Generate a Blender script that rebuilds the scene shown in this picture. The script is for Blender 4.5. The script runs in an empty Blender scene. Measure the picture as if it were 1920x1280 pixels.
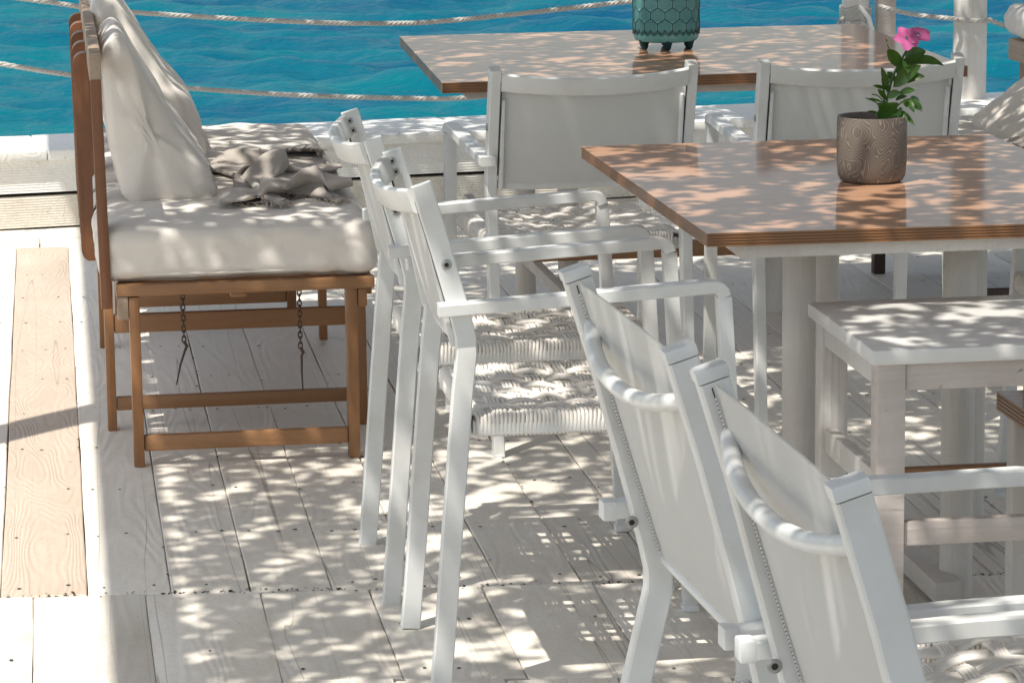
import bpy, bmesh, math, random
import numpy as np
from mathutils import Vector, Matrix, noise
random.seed(7); rng = np.random.default_rng(7)
C = bpy.context.scene.collection
PI = math.pi; R = math.radians

# ------------------------------------------------------------------ camera, sky, sun, exposure
cd = bpy.data.cameras.new('camera'); cam = bpy.data.objects.new('camera', cd); C.objects.link(cam)
cd.sensor_width = 36; cd.lens = 36*6000/1920; cd.clip_start = .1; cd.clip_end = 6000
TH, PH, RO = 0.1417119549, 0.1880093876, -0.012
fw = Vector((math.sin(TH)*math.cos(PH), math.cos(TH)*math.cos(PH), -math.sin(PH)))
rt = Vector((math.cos(TH), -math.sin(TH), 0)); up = rt.cross(fw)
rt2 = rt*math.cos(RO)+up*math.sin(RO); up2 = -rt*math.sin(RO)+up*math.cos(RO)
m = Matrix((rt2, up2, -fw)).transposed().to_4x4(); m.translation = (0, 0, 1.6); cam.matrix_world = m
bpy.context.scene.camera = cam

TRAVEL = Vector((.352, .330, -1.0))                 # the way the sunlight goes
tosun = (-TRAVEL).normalized()
w = bpy.data.worlds.new('World'); bpy.context.scene.world = w; w.use_nodes = True
nt = w.node_tree; bg = nt.nodes['Background']
sk = nt.nodes.new('ShaderNodeTexSky'); sk.sky_type = 'NISHITA'; sk.sun_disc = False
sk.sun_elevation = math.asin(tosun.z); sk.sun_rotation = math.atan2(tosun.x, tosun.y)
sk.air_density = 1.0; sk.dust_density = 1.2; sk.ozone_density = 1.2
hz = nt.nodes.new('ShaderNodeHueSaturation'); hz.inputs['Saturation'].default_value = .68      # a milky summer sky
tn = nt.nodes.new('ShaderNodeMix'); tn.data_type = 'RGBA'; tn.blend_type = 'MULTIPLY'; tn.inputs[0].default_value = 1; tn.inputs[7].default_value = (1.0, .972, .885, 1)
nt.links.new(sk.outputs[0], hz.inputs['Color']); nt.links.new(hz.outputs[0], tn.inputs[6]); nt.links.new(tn.outputs[2], bg.inputs[0]); bg.inputs[1].default_value = .14
sl = bpy.data.lights.new('sun', 'SUN'); sl.energy = 3.9; sl.angle = R(.53); sl.color = (1, .95, .86)
so = bpy.data.objects.new('sun', sl); C.objects.link(so); so.rotation_euler = TRAVEL.to_track_quat('-Z', 'Y').to_euler()
so.location = (-3, -2, 8)
sc = bpy.context.scene
sc.view_settings.view_transform = 'Standard'; sc.view_settings.look = 'None'
sc.view_settings.exposure = .60; sc.view_settings.gamma = 1; sc.view_settings.use_curve_mapping = False
sc.render.engine = 'CYCLES'; sc.cycles.max_bounces = 8; sc.cycles.diffuse_bounces = 5; sc.cycles.use_denoising = True
sc.cycles.sample_clamp_indirect = 8

# ------------------------------------------------------------------ materials
def mat(name):
    m = bpy.data.materials.new(name); m.use_nodes = True
    n = m.node_tree.nodes; l = m.node_tree.links
    return m, n, l, n['Principled BSDF']
def N(n, t, **k):
    x = n.new('ShaderNode'+t)
    for a, b in k.items():
        if a.startswith('i'):
            x.inputs[int(a[1:])].default_value = b
        else: setattr(x, a, b)
    return x
def coords(n, l, scale=(1, 1, 1), rnd=True):
    tc = N(n, 'TexCoord'); mp = N(n, 'Mapping'); mp.inputs['Scale'].default_value = scale
    if rnd:
        oi = N(n, 'ObjectInfo'); vm = N(n, 'VectorMath', operation='SCALE'); vm.inputs[0].default_value = (37, 91, 53)
        l.new(oi.outputs['Random'], vm.inputs['Scale'])
        va = N(n, 'VectorMath', operation='ADD'); l.new(tc.outputs['Object'], va.inputs[0]); l.new(vm.outputs[0], va.inputs[1])
        l.new(va.outputs[0], mp.inputs['Vector'])
    else: l.new(tc.outputs['Object'], mp.inputs['Vector'])
    return mp.outputs[0]
def noise_n(n, l, vec, scale, detail=4, rough=.55):
    x = N(n, 'TexNoise'); x.inputs['Scale'].default_value = scale; x.inputs['Detail'].default_value = detail; x.inputs['Roughness'].default_value = rough
    l.new(vec, x.inputs['Vector']); return x.outputs['Fac']
def ramp(n, l, fac, stops, interp='LINEAR'):
    r = N(n, 'ValToRGB'); r.color_ramp.interpolation = interp
    e = r.color_ramp.elements
    while len(e) < len(stops): e.new(.5)
    for i, (p, c) in enumerate(stops):
        e[i].position = p; e[i].color = (*c, 1) if len(c) == 3 else c
    l.new(fac, r.inputs[0]); return r.outputs[0]
def mth(n, l, op, a, b=None):
    x = N(n, 'Math', operation=op)
    for i, v in enumerate((a, b)):
        if v is None: continue
        if isinstance(v, (int, float)): x.inputs[i].default_value = v
        else: l.new(v, x.inputs[i])
    return x.outputs[0]
def mix(n, l, fac, a, b, mode='MIX'):
    x = N(n, 'Mix', data_type='RGBA', blend_type=mode)
    for i, v in ((0, fac), (6, a), (7, b)):
        if isinstance(v, (int, float)): x.inputs[i].default_value = v
        elif isinstance(v, tuple): x.inputs[i].default_value = (*v, 1)
        else: l.new(v, x.inputs[i])
    return x.outputs[2]
def bump(n, l, b, h, s, d=.002):
    x = N(n, 'Bump'); x.inputs['Strength'].default_value = s; x.inputs['Distance'].default_value = d
    l.new(h, x.inputs['Height']); l.new(x.outputs[0], b.inputs['Normal']); return x
def contour(n, l, vec, sc, freq, detail=1.5):
    f = noise_n(n, l, vec, sc, detail, .45)
    return mth(n, l, 'SINE', mth(n, l, 'MULTIPLY', f, freq))

def grained(name, light, dark, wear, scale=(7, 1.1, 7), freq=95, wear_amt=.6, rough=.55, bs=.35, rand=.22, splits=0.0):
    """painted or bare timber with flat-sawn contour grain, worn specks and a tint of its own for every board"""
    m, n, l, b = mat(name)
    v = coords(n, l, scale)
    c = contour(n, l, v, 1.0, freq)
    g = mth(n, l, 'ADD', mth(n, l, 'MULTIPLY', c, .5), .5)
    v2 = coords(n, l, (60, 3, 60)); fine = noise_n(n, l, v2, 1.0, 5, .6)
    big = noise_n(n, l, coords(n, l, (3, 2, 3)), 1.6, 4)
    sp = noise_n(n, l, coords(n, l, (26, 14, 26)), 1.5, 6, .65)
    col = mix(n, l, mth(n, l, 'MULTIPLY', g, .28), light, dark)
    col = mix(n, l, mth(n, l, 'MULTIPLY', ramp(n, l, fine, [(.35, (0, 0, 0)), (.7, (1, 1, 1))]), .35), col, dark)
    col = mix(n, l, ramp(n, l, big, [(.38, (0, 0, 0)), (.72, (.5, .5, .5))]), col, wear)
    col = mix(n, l, mth(n, l, 'MULTIPLY', ramp(n, l, sp, [(.66, (0, 0, 0)), (.76, (1, 1, 1))]), wear_amt), col, tuple(x*.45 for x in wear))
    if splits:
        cr = noise_n(n, l, coords(n, l, (16, .28, 16)), 1.0, 1.0, .4)
        ln = ramp(n, l, mth(n, l, 'ABSOLUTE', mth(n, l, 'SUBTRACT', cr, .60)), [(.0, (1, 1, 1)), (.0045, (0, 0, 0))])
        col = mix(n, l, mth(n, l, 'MULTIPLY', ln, splits), col, (.10, .085, .07))
        sc_ = noise_n(n, l, coords(n, l, (55, 45, 55)), 2.2, 6, .75)
        col = mix(n, l, mth(n, l, 'MULTIPLY', ramp(n, l, sc_, [(.47, (0, 0, 0)), (.68, (1, 1, 1))]), .30), col, tuple(x*.68 for x in wear))
    oi = N(n, 'ObjectInfo')
    hsv = N(n, 'HueSaturation'); l.new(col, hsv.inputs['Color'])
    l.new(mth(n, l, 'ADD', mth(n, l, 'MULTIPLY', oi.outputs['Random'], rand), 1-rand*.6), hsv.inputs['Value'])
    l.new(hsv.outputs[0], b.inputs['Base Color'])
    b.inputs['Roughness'].default_value = rough
    h = mth(n, l, 'ADD', mth(n, l, 'MULTIPLY', c, .35), mth(n, l, 'MULTIPLY', fine, .8))
    bump(n, l, b, h, bs, .0022)
    return m
M = {}
M['deck'] = grained('worn white deck paint', (.80, .755, .68), (.70, .65, .575), (.63, .57, .49), bs=.5, wear_amt=.85, splits=.6)
M['deck_bare'] = grained('bare weathered plywood', (.59, .49, .40), (.49, .385, .305), (.44, .35, .27), scale=(9, 1.6, 9), freq=150, rand=.1, bs=.45, wear_amt=.9, splits=.5)
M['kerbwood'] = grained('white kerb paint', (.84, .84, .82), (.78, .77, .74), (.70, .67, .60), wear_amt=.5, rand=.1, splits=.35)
M['kerbworn'] = grained('weathered kerb paint', (.78, .745, .68), (.70, .65, .57), (.50, .41, .31), wear_amt=.9, rand=.08, splits=.5)
M['whitewood'] = grained('whitewashed timber', (.66, .64, .61), (.58, .55, .52), (.50, .44, .40), scale=(40, 40, 2.5), freq=30, wear_amt=.55, rough=.5, rand=.06)
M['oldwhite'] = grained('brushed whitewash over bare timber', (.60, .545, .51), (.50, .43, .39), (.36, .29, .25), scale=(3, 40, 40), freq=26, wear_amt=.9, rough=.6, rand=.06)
M['brown'] = grained('oiled brown timber', (.30, .145, .06), (.21, .094, .036), (.19, .085, .034), scale=(45, 45, 2.2), freq=22, wear_amt=.2, rough=.42, bs=.2, rand=.25)
M['brownslat'] = grained('dark oiled slat timber', (.20, .078, .03), (.14, .052, .019), (.13, .05, .02), scale=(45, 45, 2.2), freq=22, wear_amt=.2, rough=.42, bs=.2, rand=.25)
M['brownrail'] = grained('oiled brown cross timber', (.32, .165, .075), (.23, .11, .045), (.22, .105, .045), scale=(2.2, 45, 45), freq=22, wear_amt=.2, rough=.45, bs=.2, rand=.2)
M['shaded_darkwood'] = grained('dark timber with painted shade', (.045, .022, .013), (.03, .015, .009), (.05, .026, .015), scale=(45, 45, 2.2), freq=22, wear_amt=.2, rough=.5, rand=.2)  # dark brown timber, its colour taken near black to include the shade there
M['greywood'] = grained('sun greyed timber', (.36, .27, .20), (.26, .185, .13), (.30, .25, .20), scale=(45, 2.5, 45), freq=24, wear_amt=.4, rough=.65, rand=.15)
M['stooltop'] = grained('gloss white stool top', (.72, .71, .69), (.70, .69, .67), (.64, .61, .58), scale=(1.5, 9, 9), freq=20, wear_amt=.25, rough=.3, bs=.1, rand=.02)

def metal_white(name, col=(.69, .70, .695), rough=.34):
    m, n, l, b = mat(name)
    v = coords(n, l)
    f = noise_n(n, l, v, 9, 5, .6); f2 = noise_n(n, l, v, 130, 3)
    c = mix(n, l, ramp(n, l, f, [(.42, (0, 0, 0)), (.72, (.6, .6, .6))]), col, (col[0]*.80, col[1]*.77, col[2]*.72))
    chips = ramp(n, l, noise_n(n, l, v, 42, 6, .7), [(.70, (0, 0, 0)), (.72, (1, 1, 1))])
    c = mix(n, l, mth(n, l, 'MULTIPLY', chips, .45), c, (.25, .24, .22))
    l.new(c, b.inputs['Base Color'])
    l.new(mth(n, l, 'ADD', mth(n, l, 'MULTIPLY', f, .25), rough-.1), b.inputs['Roughness'])
    bump(n, l, b, f2, .06, .001)
    return m
M['metal'] = metal_white('white powder coated aluminium')
M['cap'] = metal_white('white moulded end cap', (.70, .715, .72), .4)
M['steel'], n, l, b = mat('dull steel'); b.inputs['Base Color'].default_value = (.42, .42, .41, 1); b.inputs['Metallic'].default_value = 1; b.inputs['Roughness'].default_value = .38
M['dark'], n, l, b = mat('blackened hollow'); b.inputs['Base Color'].default_value = (.03, .028, .027, 1); b.inputs['Roughness'].default_value = .7
M['chain'], n, l, b = mat('rusted chain'); b.inputs['Base Color'].default_value = (.075, .05, .037, 1); b.inputs['Roughness'].default_value = .6; b.inputs['Metallic'].default_value = .3

def cloth(name, col, col2, weave=900, trans=0.0, bs=.25, patch=2.5, rough=.85, var=.35):
    m, n, l, b = mat(name)
    v = coords(n, l)
    f = noise_n(n, l, v, patch, 3)
    c = mix(n, l, ramp(n, l, f, [(.35, (0, 0, 0)), (.7, (var*2, var*2, var*2))]), col, col2)
    l.new(c, b.inputs['Base Color']); b.inputs['Roughness'].default_value = rough
    b.inputs['Sheen Weight'].default_value = .15
    wv = noise_n(n, l, v, weave, 2, .6); wr = noise_n(n, l, v, 24, 4, .5)
    bump(n, l, b, mth(n, l, 'ADD', mth(n, l, 'MULTIPLY', wv, .5), mth(n, l, 'MULTIPLY', wr, 1.6)), bs, .003)
    if trans:
        t = N(n, 'BsdfTranslucent'); l.new(c, t.inputs[0]); mx = N(n, 'MixShader'); mx.inputs[0].default_value = trans
        out = n['Material Output']; l.new(b.outputs[0], mx.inputs[1]); l.new(t.outputs[0], mx.inputs[2]); l.new(mx.outputs[0], out.inputs[0])
    return m
M['cushion'] = cloth('ivory cotton', (.79, .745, .69), (.74, .685, .625), trans=.06, bs=.5)
M['linen'] = cloth('white linen', (.72, .70, .68), (.66, .63, .60), trans=.15)
M['blanket'] = cloth('taupe wool', (.35, .315, .285), (.52, .475, .43), weave=420, patch=7, bs=.6, var=.4)
M['fringe'] = cloth('pale wool fringe', (.42, .37, .32), (.36, .31, .27), weave=300)
M['rope'] = cloth('weathered rope', (.50, .48, .45), (.36, .34, .31), weave=500, patch=12, bs=.5)
M['cord'] = cloth('ivory seat cord', (.77, .735, .685), (.70, .655, .60), weave=700, patch=14, bs=.4)
M['sling'] = cloth('white sling mesh', (.735, .73, .71), (.70, .69, .665), weave=1100, trans=.36, bs=.08, patch=3, rough=.6, var=.2)

def ply_top(name):
    m, n, l, b = mat(name)
    v = coords(n, l, (2.2, 16, 10)); c = contour(n, l, v, 1.0, 34, 3)
    fine = noise_n(n, l, coords(n, l, (6, 150, 40)), 1.0, 4)
    col = mix(n, l, mth(n, l, 'ADD', mth(n, l, 'MULTIPLY', c, .3), .4), (.43, .245, .155), (.345, .185, .11))
    col = mix(n, l, mth(n, l, 'MULTIPLY', fine, .35), col, (.46, .28, .17))
    knot = noise_n(n, l, coords(n, l, (5, 22, 6)), 1.0, 3)
    col = mix(n, l, ramp(n, l, knot, [(.735, (0, 0, 0)), (.775, (.85, .85, .85))]), col, (.06, .025, .012))
    l.new(col, b.inputs['Base Color']); b.inputs['Roughness'].default_value = .5
    b.inputs['Coat Weight'].default_value = .37; b.inputs['Coat Roughness'].default_value = .08; b.inputs['Coat IOR'].default_value = 1.5; b.inputs['Specular IOR Level'].default_value = .2
    bb = bump(n, l, b, fine, .05, .001)
    return m
M['ply'] = ply_top('varnished plywood face')
def ply_edge(name, a, c):
    m, n, l, b = mat(name); v = coords(n, l, (6, 6, 60)); f = noise_n(n, l, v, 3, 5)
    l.new(mix(n, l, f, a, c), b.inputs['Base Color']); b.inputs['Roughness'].default_value = .4
    b.inputs['Coat Weight'].default_value = .4; b.inputs['Coat Roughness'].default_value = .2
    return m
M['ply_light'] = ply_edge('pale plywood layer', (.27, .125, .045), (.20, .085, .03))
M['ply_dark'] = ply_edge('dark plywood layer', (.07, .026, .011), (.10, .04, .016))

M['water'], n, l, b = mat('sea water')
f = noise_n(n, l, coords(n, l, (.35, .9, 1), rnd=False), 1.0, 5, .6)
f2 = noise_n(n, l, coords(n, l, (.05, .09, 1), rnd=False), 1.0, 2)
c = mix(n, l, ramp(n, l, mth(n, l, 'ADD', mth(n, l, 'MULTIPLY', f, .65), mth(n, l, 'MULTIPLY', f2, .35)), [(.36, (0, 0, 0)), (.60, (1, 1, 1))]), (.0016, .056, .116), (.0010, .112, .140))
df = N(n, 'BsdfDiffuse'); l.new(c, df.inputs[0]); gl = N(n, 'BsdfGlossy'); gl.inputs['Roughness'].default_value = .12
fr = N(n, 'Fresnel'); fr.inputs[0].default_value = 1.333
fac = mth(n, l, 'MINIMUM', mth(n, l, 'MULTIPLY', fr.outputs[0], .42), .16)
bp = N(n, 'Bump'); bp.inputs['Strength'].default_value = .85; bp.inputs['Distance'].default_value = .045
rip = mth(n, l, 'ADD', noise_n(n, l, coords(n, l, (1, 2.0, 1), rnd=False), 4.5, 3, .5), mth(n, l, 'MULTIPLY', noise_n(n, l, coords(n, l, (1, 1.8, 1), rnd=False), 15, 3, .5), .35))
l.new(rip, bp.inputs['Height'])
for q in (df, gl, fr): l.new(bp.outputs[0], q.inputs['Normal'])
mx = N(n, 'MixShader'); l.new(fac, mx.inputs[0]); l.new(df.outputs[0], mx.inputs[1]); l.new(gl.outputs[0], mx.inputs[2]); l.new(mx.outputs[0], n['Material Output'].inputs[0])

M['teal'], n, l, b = mat('teal glaze')
b.inputs['Base Color'].default_value = (.055, .20, .205, 1); b.inputs['Roughness'].default_value = .25
v = coords(n, l); l.new(mix(n, l, noise_n(n, l, v, 30, 4), (.08, .31, .32), (.20, .50, .48)), b.inputs['Base Color'])
M['teal_dark'], n, l, b = mat('dark teal glaze'); b.inputs['Base Color'].default_value = (.007, .04, .05, 1); b.inputs['Roughness'].default_value = .3
M['pot'], n, l, b = mat('incised brown ceramic')
v = coords(n, l, (19, 19, 10)); f = noise_n(n, l, v, 1.0, 2.6, .38)
s = mth(n, l, 'PINGPONG', mth(n, l, 'MULTIPLY', f, 30.0), .5)
ln = ramp(n, l, s, [(.0, (.8, .8, .8)), (.07, (.6, .6, .6)), (.15, (0, 0, 0))])
col = mix(n, l, noise_n(n, l, coords(n, l), 22, 5), (.105, .083, .069), (.16, .13, .11))
l.new(mix(n, l, ln, col, (.31, .26, .21)), b.inputs['Base Color']); b.inputs['Roughness'].default_value = .55
bump(n, l, b, ln, -.5, .0015)
def leafmat(name, a, c, back):
    m, n, l, b = mat(name); v = coords(n, l); f = noise_n(n, l, v, 40, 4)
    col = mix(n, l, f, a, c); l.new(col, b.inputs['Base Color']); b.inputs['Roughness'].default_value = .32
    t = N(n, 'BsdfTranslucent'); t.inputs[0].default_value = (*back, 1); mx = N(n, 'MixShader'); mx.inputs[0].default_value = .25
    out = n['Material Output']; l.new(b.outputs[0], mx.inputs[1]); l.new(t.outputs[0], mx.inputs[2]); l.new(mx.outputs[0], out.inputs[0])
    bump(n, l, b, f, .2, .001)
    return m
M['leaf'] = leafmat('glossy green leaf', (.028, .075, .016), (.05, .12, .022), (.10, .25, .02))
M['stem'] = leafmat('green stem', (.05, .11, .03), (.07, .14, .04), (.1, .2, .03))
M['petal'] = leafmat('pink petal', (.56, .10, .32), (.68, .20, .42), (.8, .2, .45))
M['thatch'] = leafmat('dry reed thatch', (.34, .27, .17), (.26, .20, .12), (.30, .24, .14))
M['soil'], n, l, b = mat('potting soil'); b.inputs['Base Color'].default_value = (.03, .022, .016, 1); b.inputs['Roughness'].default_value = .95

# ------------------------------------------------------------------ mesh helpers
class MB:
    """collects boxes, bars, tubes and sheets; build() links them as ONE mesh object"""
    def __init__(s): s.v = []; s.f = []; s.mi = []
    def add(s, vs, fs, mi=0):
        o = len(s.v); s.v += [tuple(x) for x in vs]; s.f += [tuple(i+o for i in f) for f in fs]; s.mi += [mi]*len(fs); return s
    def box(s, c, d, ax=None, bev=.002, mi=0):
        """chamfered box: centre, full size, optional axes"""
        h = [x/2 for x in d]; bev = min(bev, min(h)*.6)
        bm = bmesh.new(); bmesh.ops.create_cube(bm, size=2)
        for v in bm.verts: v.co = Vector((v.co.x*h[0], v.co.y*h[1], v.co.z*h[2]))
        if bev > 0: bmesh.ops.bevel(bm, geom=bm.edges[:], offset=bev, segments=2, profile=.6, affect='EDGES')
        c = Vector(c); bm.verts.index_update()
        A = Matrix(ax).transposed() if ax is not None else Matrix.Identity(3)
        s.add([A @ v.co + c for v in bm.verts], [[v.index for v in f.verts] for f in bm.faces], mi); bm.free(); return s
    def span(s, lo, hi, bev=.002, mi=0):
        return s.box([(a+b)/2 for a, b in zip(lo, hi)], [b-a for a, b in zip(lo, hi)], None, bev, mi)
    def bar(s, p0, p1, wd, th, side=(1, 0, 0), bev=.003, mi=0):
        """square bar from p0 to p1; wd along side, th along the third axis"""
        p0, p1 = Vector(p0), Vector(p1); z = (p1-p0); L = z.length; z.normalize()
        x = Vector(side); x = (x-z*x.dot(z)).normalized(); y = z.cross(x)
        return s.box((p0+p1)/2, (wd, th, L), (x, y, z), bev, mi)
    def sweep(s, pts, wd, th, side, bev=.003, mi=0, closed=False):
        """chamfered rectangular section swept along pts; wd along the constant side vector"""
        x = Vector(side).normalized(); P = [Vector(p) for p in pts]; n = len(P)
        a, b_ = wd/2, th/2; c = min(bev, a*.6, b_*.6)
        prof = [(a, -b_+c), (a, b_-c), (a-c, b_), (-a+c, b_), (-a, b_-c), (-a, -b_+c), (-a+c, -b_), (a-c, -b_)]
        vs = []
        for i, p in enumerate(P):
            t = (P[min(i+1, n-1)]-P[max(i-1, 0)]).normalized()
            k = 1.0
            if 0 < i < n-1:
                t0 = (P[i]-P[i-1]).normalized(); t1 = (P[i+1]-P[i]).normalized(); k = 1/max(.5, math.cos(t0.angle(t1, 0)/2))
            y = t.cross(x).normalized()
            vs += [p+x*u+y*(q*k) for u, q in prof]
        fs = [(i*8+j, i*8+(j+1) % 8, (i+1)*8+(j+1) % 8, (i+1)*8+j) for i in range(n-1) for j in range(8)]
        fs += [tuple(range(7, -1, -1)), tuple((n-1)*8+j for j in range(8))]
        return s.add(vs, fs, mi)
    def tube(s, pts, r, n=8, mi=0, closed=False):
        P = [Vector(p) for p in pts]; k = len(P); rr = r if hasattr(r, '__len__') else [r]*k
        nrm = None; vs = []
        for i, p in enumerate(P):
            a, b_ = (P[(i-1) % k], P[(i+1) % k]) if closed else (P[max(i-1, 0)], P[min(i+1, k-1)])
            t = (b_-a); t = t.normalized() if t.length > 1e-9 else Vector((0, 0, 1))
            if nrm is None:
                q = Vector((0, 0, 1)) if abs(t.z) < .9 else Vector((1, 0, 0)); nrm = (q-t*q.dot(t)).normalized()
            else:
                nrm = nrm-t*nrm.dot(t); nrm = nrm.normalized() if nrm.length > 1e-6 else t.orthogonal().normalized()
            bn = t.cross(nrm)
            vs += [p+(nrm*math.cos(2*PI*j/n)+bn*math.sin(2*PI*j/n))*rr[i] for j in range(n)]
        fs = [(i*n+j, i*n+(j+1) % n, ((i+1) % k)*n+(j+1) % n, ((i+1) % k)*n+j) for i in range(k if closed else k-1) for j in range(n)]
        if not closed: fs += [tuple(range(n-1, -1, -1)), tuple((k-1)*n+j for j in range(n))]
        return s.add(vs, fs, mi)
    def lathe(s, prof, n=40, c=(0, 0, 0), mi=0):
        vs = [(c[0]+r*math.cos(2*PI*j/n), c[1]+r*math.sin(2*PI*j/n), c[2]+z) for r, z in prof for j in range(n)]
        fs = [(i*n+j, i*n+(j+1) % n, (i+1)*n+(j+1) % n, (i+1)*n+j) for i in range(len(prof)-1) for j in range(n)]
        if prof[0][0] > 1e-6: fs.append(tuple(range(n-1, -1, -1)))
        if prof[-1][0] > 1e-6: fs.append(tuple((len(prof)-1)*n+j for j in range(n)))
        return s.add(vs, fs, mi)
    def grid(s, fn, nu, nv, mi=0, closeu=False):
        vs = [fn(i/(nu if closeu else nu-1), j/(nv-1)) for i in range(nu) for j in range(nv)]
        fs = [(i*nv+j, ((i+1) % nu)*nv+j, ((i+1) % nu)*nv+j+1, i*nv+j+1) for i in range(nu if closeu else nu-1) for j in range(nv-1)]
        return s.add(vs, fs, mi)
    def mesh(s, name, mats, ang=35, origin=None):
        me = bpy.data.meshes.new(name)
        v = s.v if origin is None else [(a-origin[0], b-origin[1], c-origin[2]) for a, b, c in s.v]
        me.from_pydata(v, [], s.f); me.update()
        for k in (mats if isinstance(mats, (list, tuple)) else [mats]): me.materials.append(k)
        me.polygons.foreach_set('material_index', s.mi)
        me.polygons.foreach_set('use_smooth', [True]*len(s.f))
        if ang: me.set_sharp_from_angle(angle=R(ang))
        return me
    def build(s, name, mats, parent=None, ang=35, origin=None, kind=None):
        me = s.mesh(name, mats, ang, origin); o = bpy.data.objects.new(name, me); C.objects.link(o)
        if origin is not None: o.location = origin
        if parent is not None: o.parent = parent
        if kind: o['kind'] = kind
        return o
def place(name, me, parent=None, loc=(0, 0, 0), rz=0):
    o = bpy.data.objects.new(name, me); C.objects.link(o); o.location = loc; o.rotation_euler = (0, 0, rz)
    if parent is not None: o.parent = parent
    return o
def tag(o, label, cat, group=None):
    o['label'] = label; o['category'] = cat
    if group: o['group'] = group
    return o
def thing(name, label, cat, loc=(0, 0, 0), rz=0, group=None):
    o = bpy.data.objects.new(name, None); C.objects.link(o); o.location = loc; o.rotation_euler = (0, 0, rz)
    o.empty_display_size = .1
    return tag(o, label, cat, group)
def dup(root, loc, rz, label):
    r = root.copy(); C.objects.link(r); r.location = loc; r.rotation_euler = (0, 0, rz); r['label'] = label
    for ch in list(root.children):
        c = ch.copy(); C.objects.link(c); c.parent = r
        for g in ch.children:
            d = g.copy(); C.objects.link(d); d.parent = c
    return r
def fbm(x, y, z=0, o=3):
    a = 0; k = 1
    for i in range(o): a += noise.noise((x*k, y*k, z*k+i*7.3))/k; k *= 2
    return a
def puffy(c, h, r, n=34, amp=.006, puff=.02, seed=0, sag=None):
    """soft rounded block: centre c, half sizes h, corner radius r, bulging faces and wrinkles"""
    bm = bmesh.new(); bmesh.ops.create_cube(bm, size=2); bmesh.ops.subdivide_edges(bm, edges=bm.edges[:], cuts=n, use_grid_fill=True)
    bm.verts.index_update(); out = []
    for v in bm.verts:
        q = v.co.copy(); p = Vector([q[i]*h[i] for i in range(3)])
        k = Vector([max(-(h[i]-r), min(h[i]-r, p[i])) for i in range(3)]); d = p-k
        if d.length > 1e-9: d = d.normalized()*r
        nrm = d.normalized() if d.length > 1e-9 else Vector((0, 0, 1)); p = k+d
        u = [p[i]/h[i] for i in range(3)]
        p.z += puff*(1 if u[2] > 0 else -.4)*max(0, 1-u[0]**4)*max(0, 1-u[1]**4)*abs(u[2])
        x, y, z = p.x*7+seed, p.y*7, p.z*9
        wv = fbm(x, y, z, 3)*amp+(abs(noise.noise((x*1.7, y*.9+3, z*1.7)))-.25)*amp*1.2
        p += nrm*wv
        if sag: p = sag(p, u)
        out.append(p+Vector(c))
    mb = MB(); mb.add(out, [[v.index for v in f.verts] for f in bm.faces]); bm.free(); return mb

# ------------------------------------------------------------------ sea
def make_sea():
    d = np.concatenate([np.linspace(-3, 30, 420), np.geomspace(30.3, 4000, 60)])
    a = np.linspace(-1, 1, 360)
    Dg, Ag = np.meshgrid(d, a, indexing='ij')
    W = np.where(Dg < 30, 9+np.maximum(Dg, 0)*.42, (9+30*.42)*np.maximum(Dg, 1)/30)
    X = 1.5+Ag*W+np.maximum(Dg, 0)*.12; Y = 11.3+Dg
    Z = np.zeros_like(X); fade = np.clip(1.4-Dg/45, 0, 1)
    g = np.random.default_rng(3)
    for i in range(46):
        lam = .24*(1.09**(i % 24)) ; th = g.normal(1.40, .5); amp = .0092*lam**.95*g.uniform(.5, 1.2)
        k = 2*PI/lam; ph = g.uniform(0, 2*PI); s = np.sin(k*(X*math.cos(th)+Y*math.sin(th))+ph+.7*np.sin(.9*X+.6*Y+i))
        Z += amp*(s+.10*(2*s*s-1))*fade
    nd, na = X.shape
    V = np.stack([X, Y, Z-.85], -1).reshape(-1, 3)
    i, j = np.meshgrid(np.arange(nd-1), np.arange(na-1), indexing='ij'); q = (i*na+j).ravel()
    F = np.stack([q, q+1, q+na+1, q+na], -1)
    me = bpy.data.meshes.new('sea'); me.from_pydata(V.tolist(), [], F.tolist()); me.materials.append(M['water'])
    me.polygons.foreach_set('use_smooth', [True]*len(F)); me.update()
    o = bpy.data.objects.new('sea', me); C.objects.link(o); o['kind'] = 'structure'; return o
make_sea()

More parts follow.
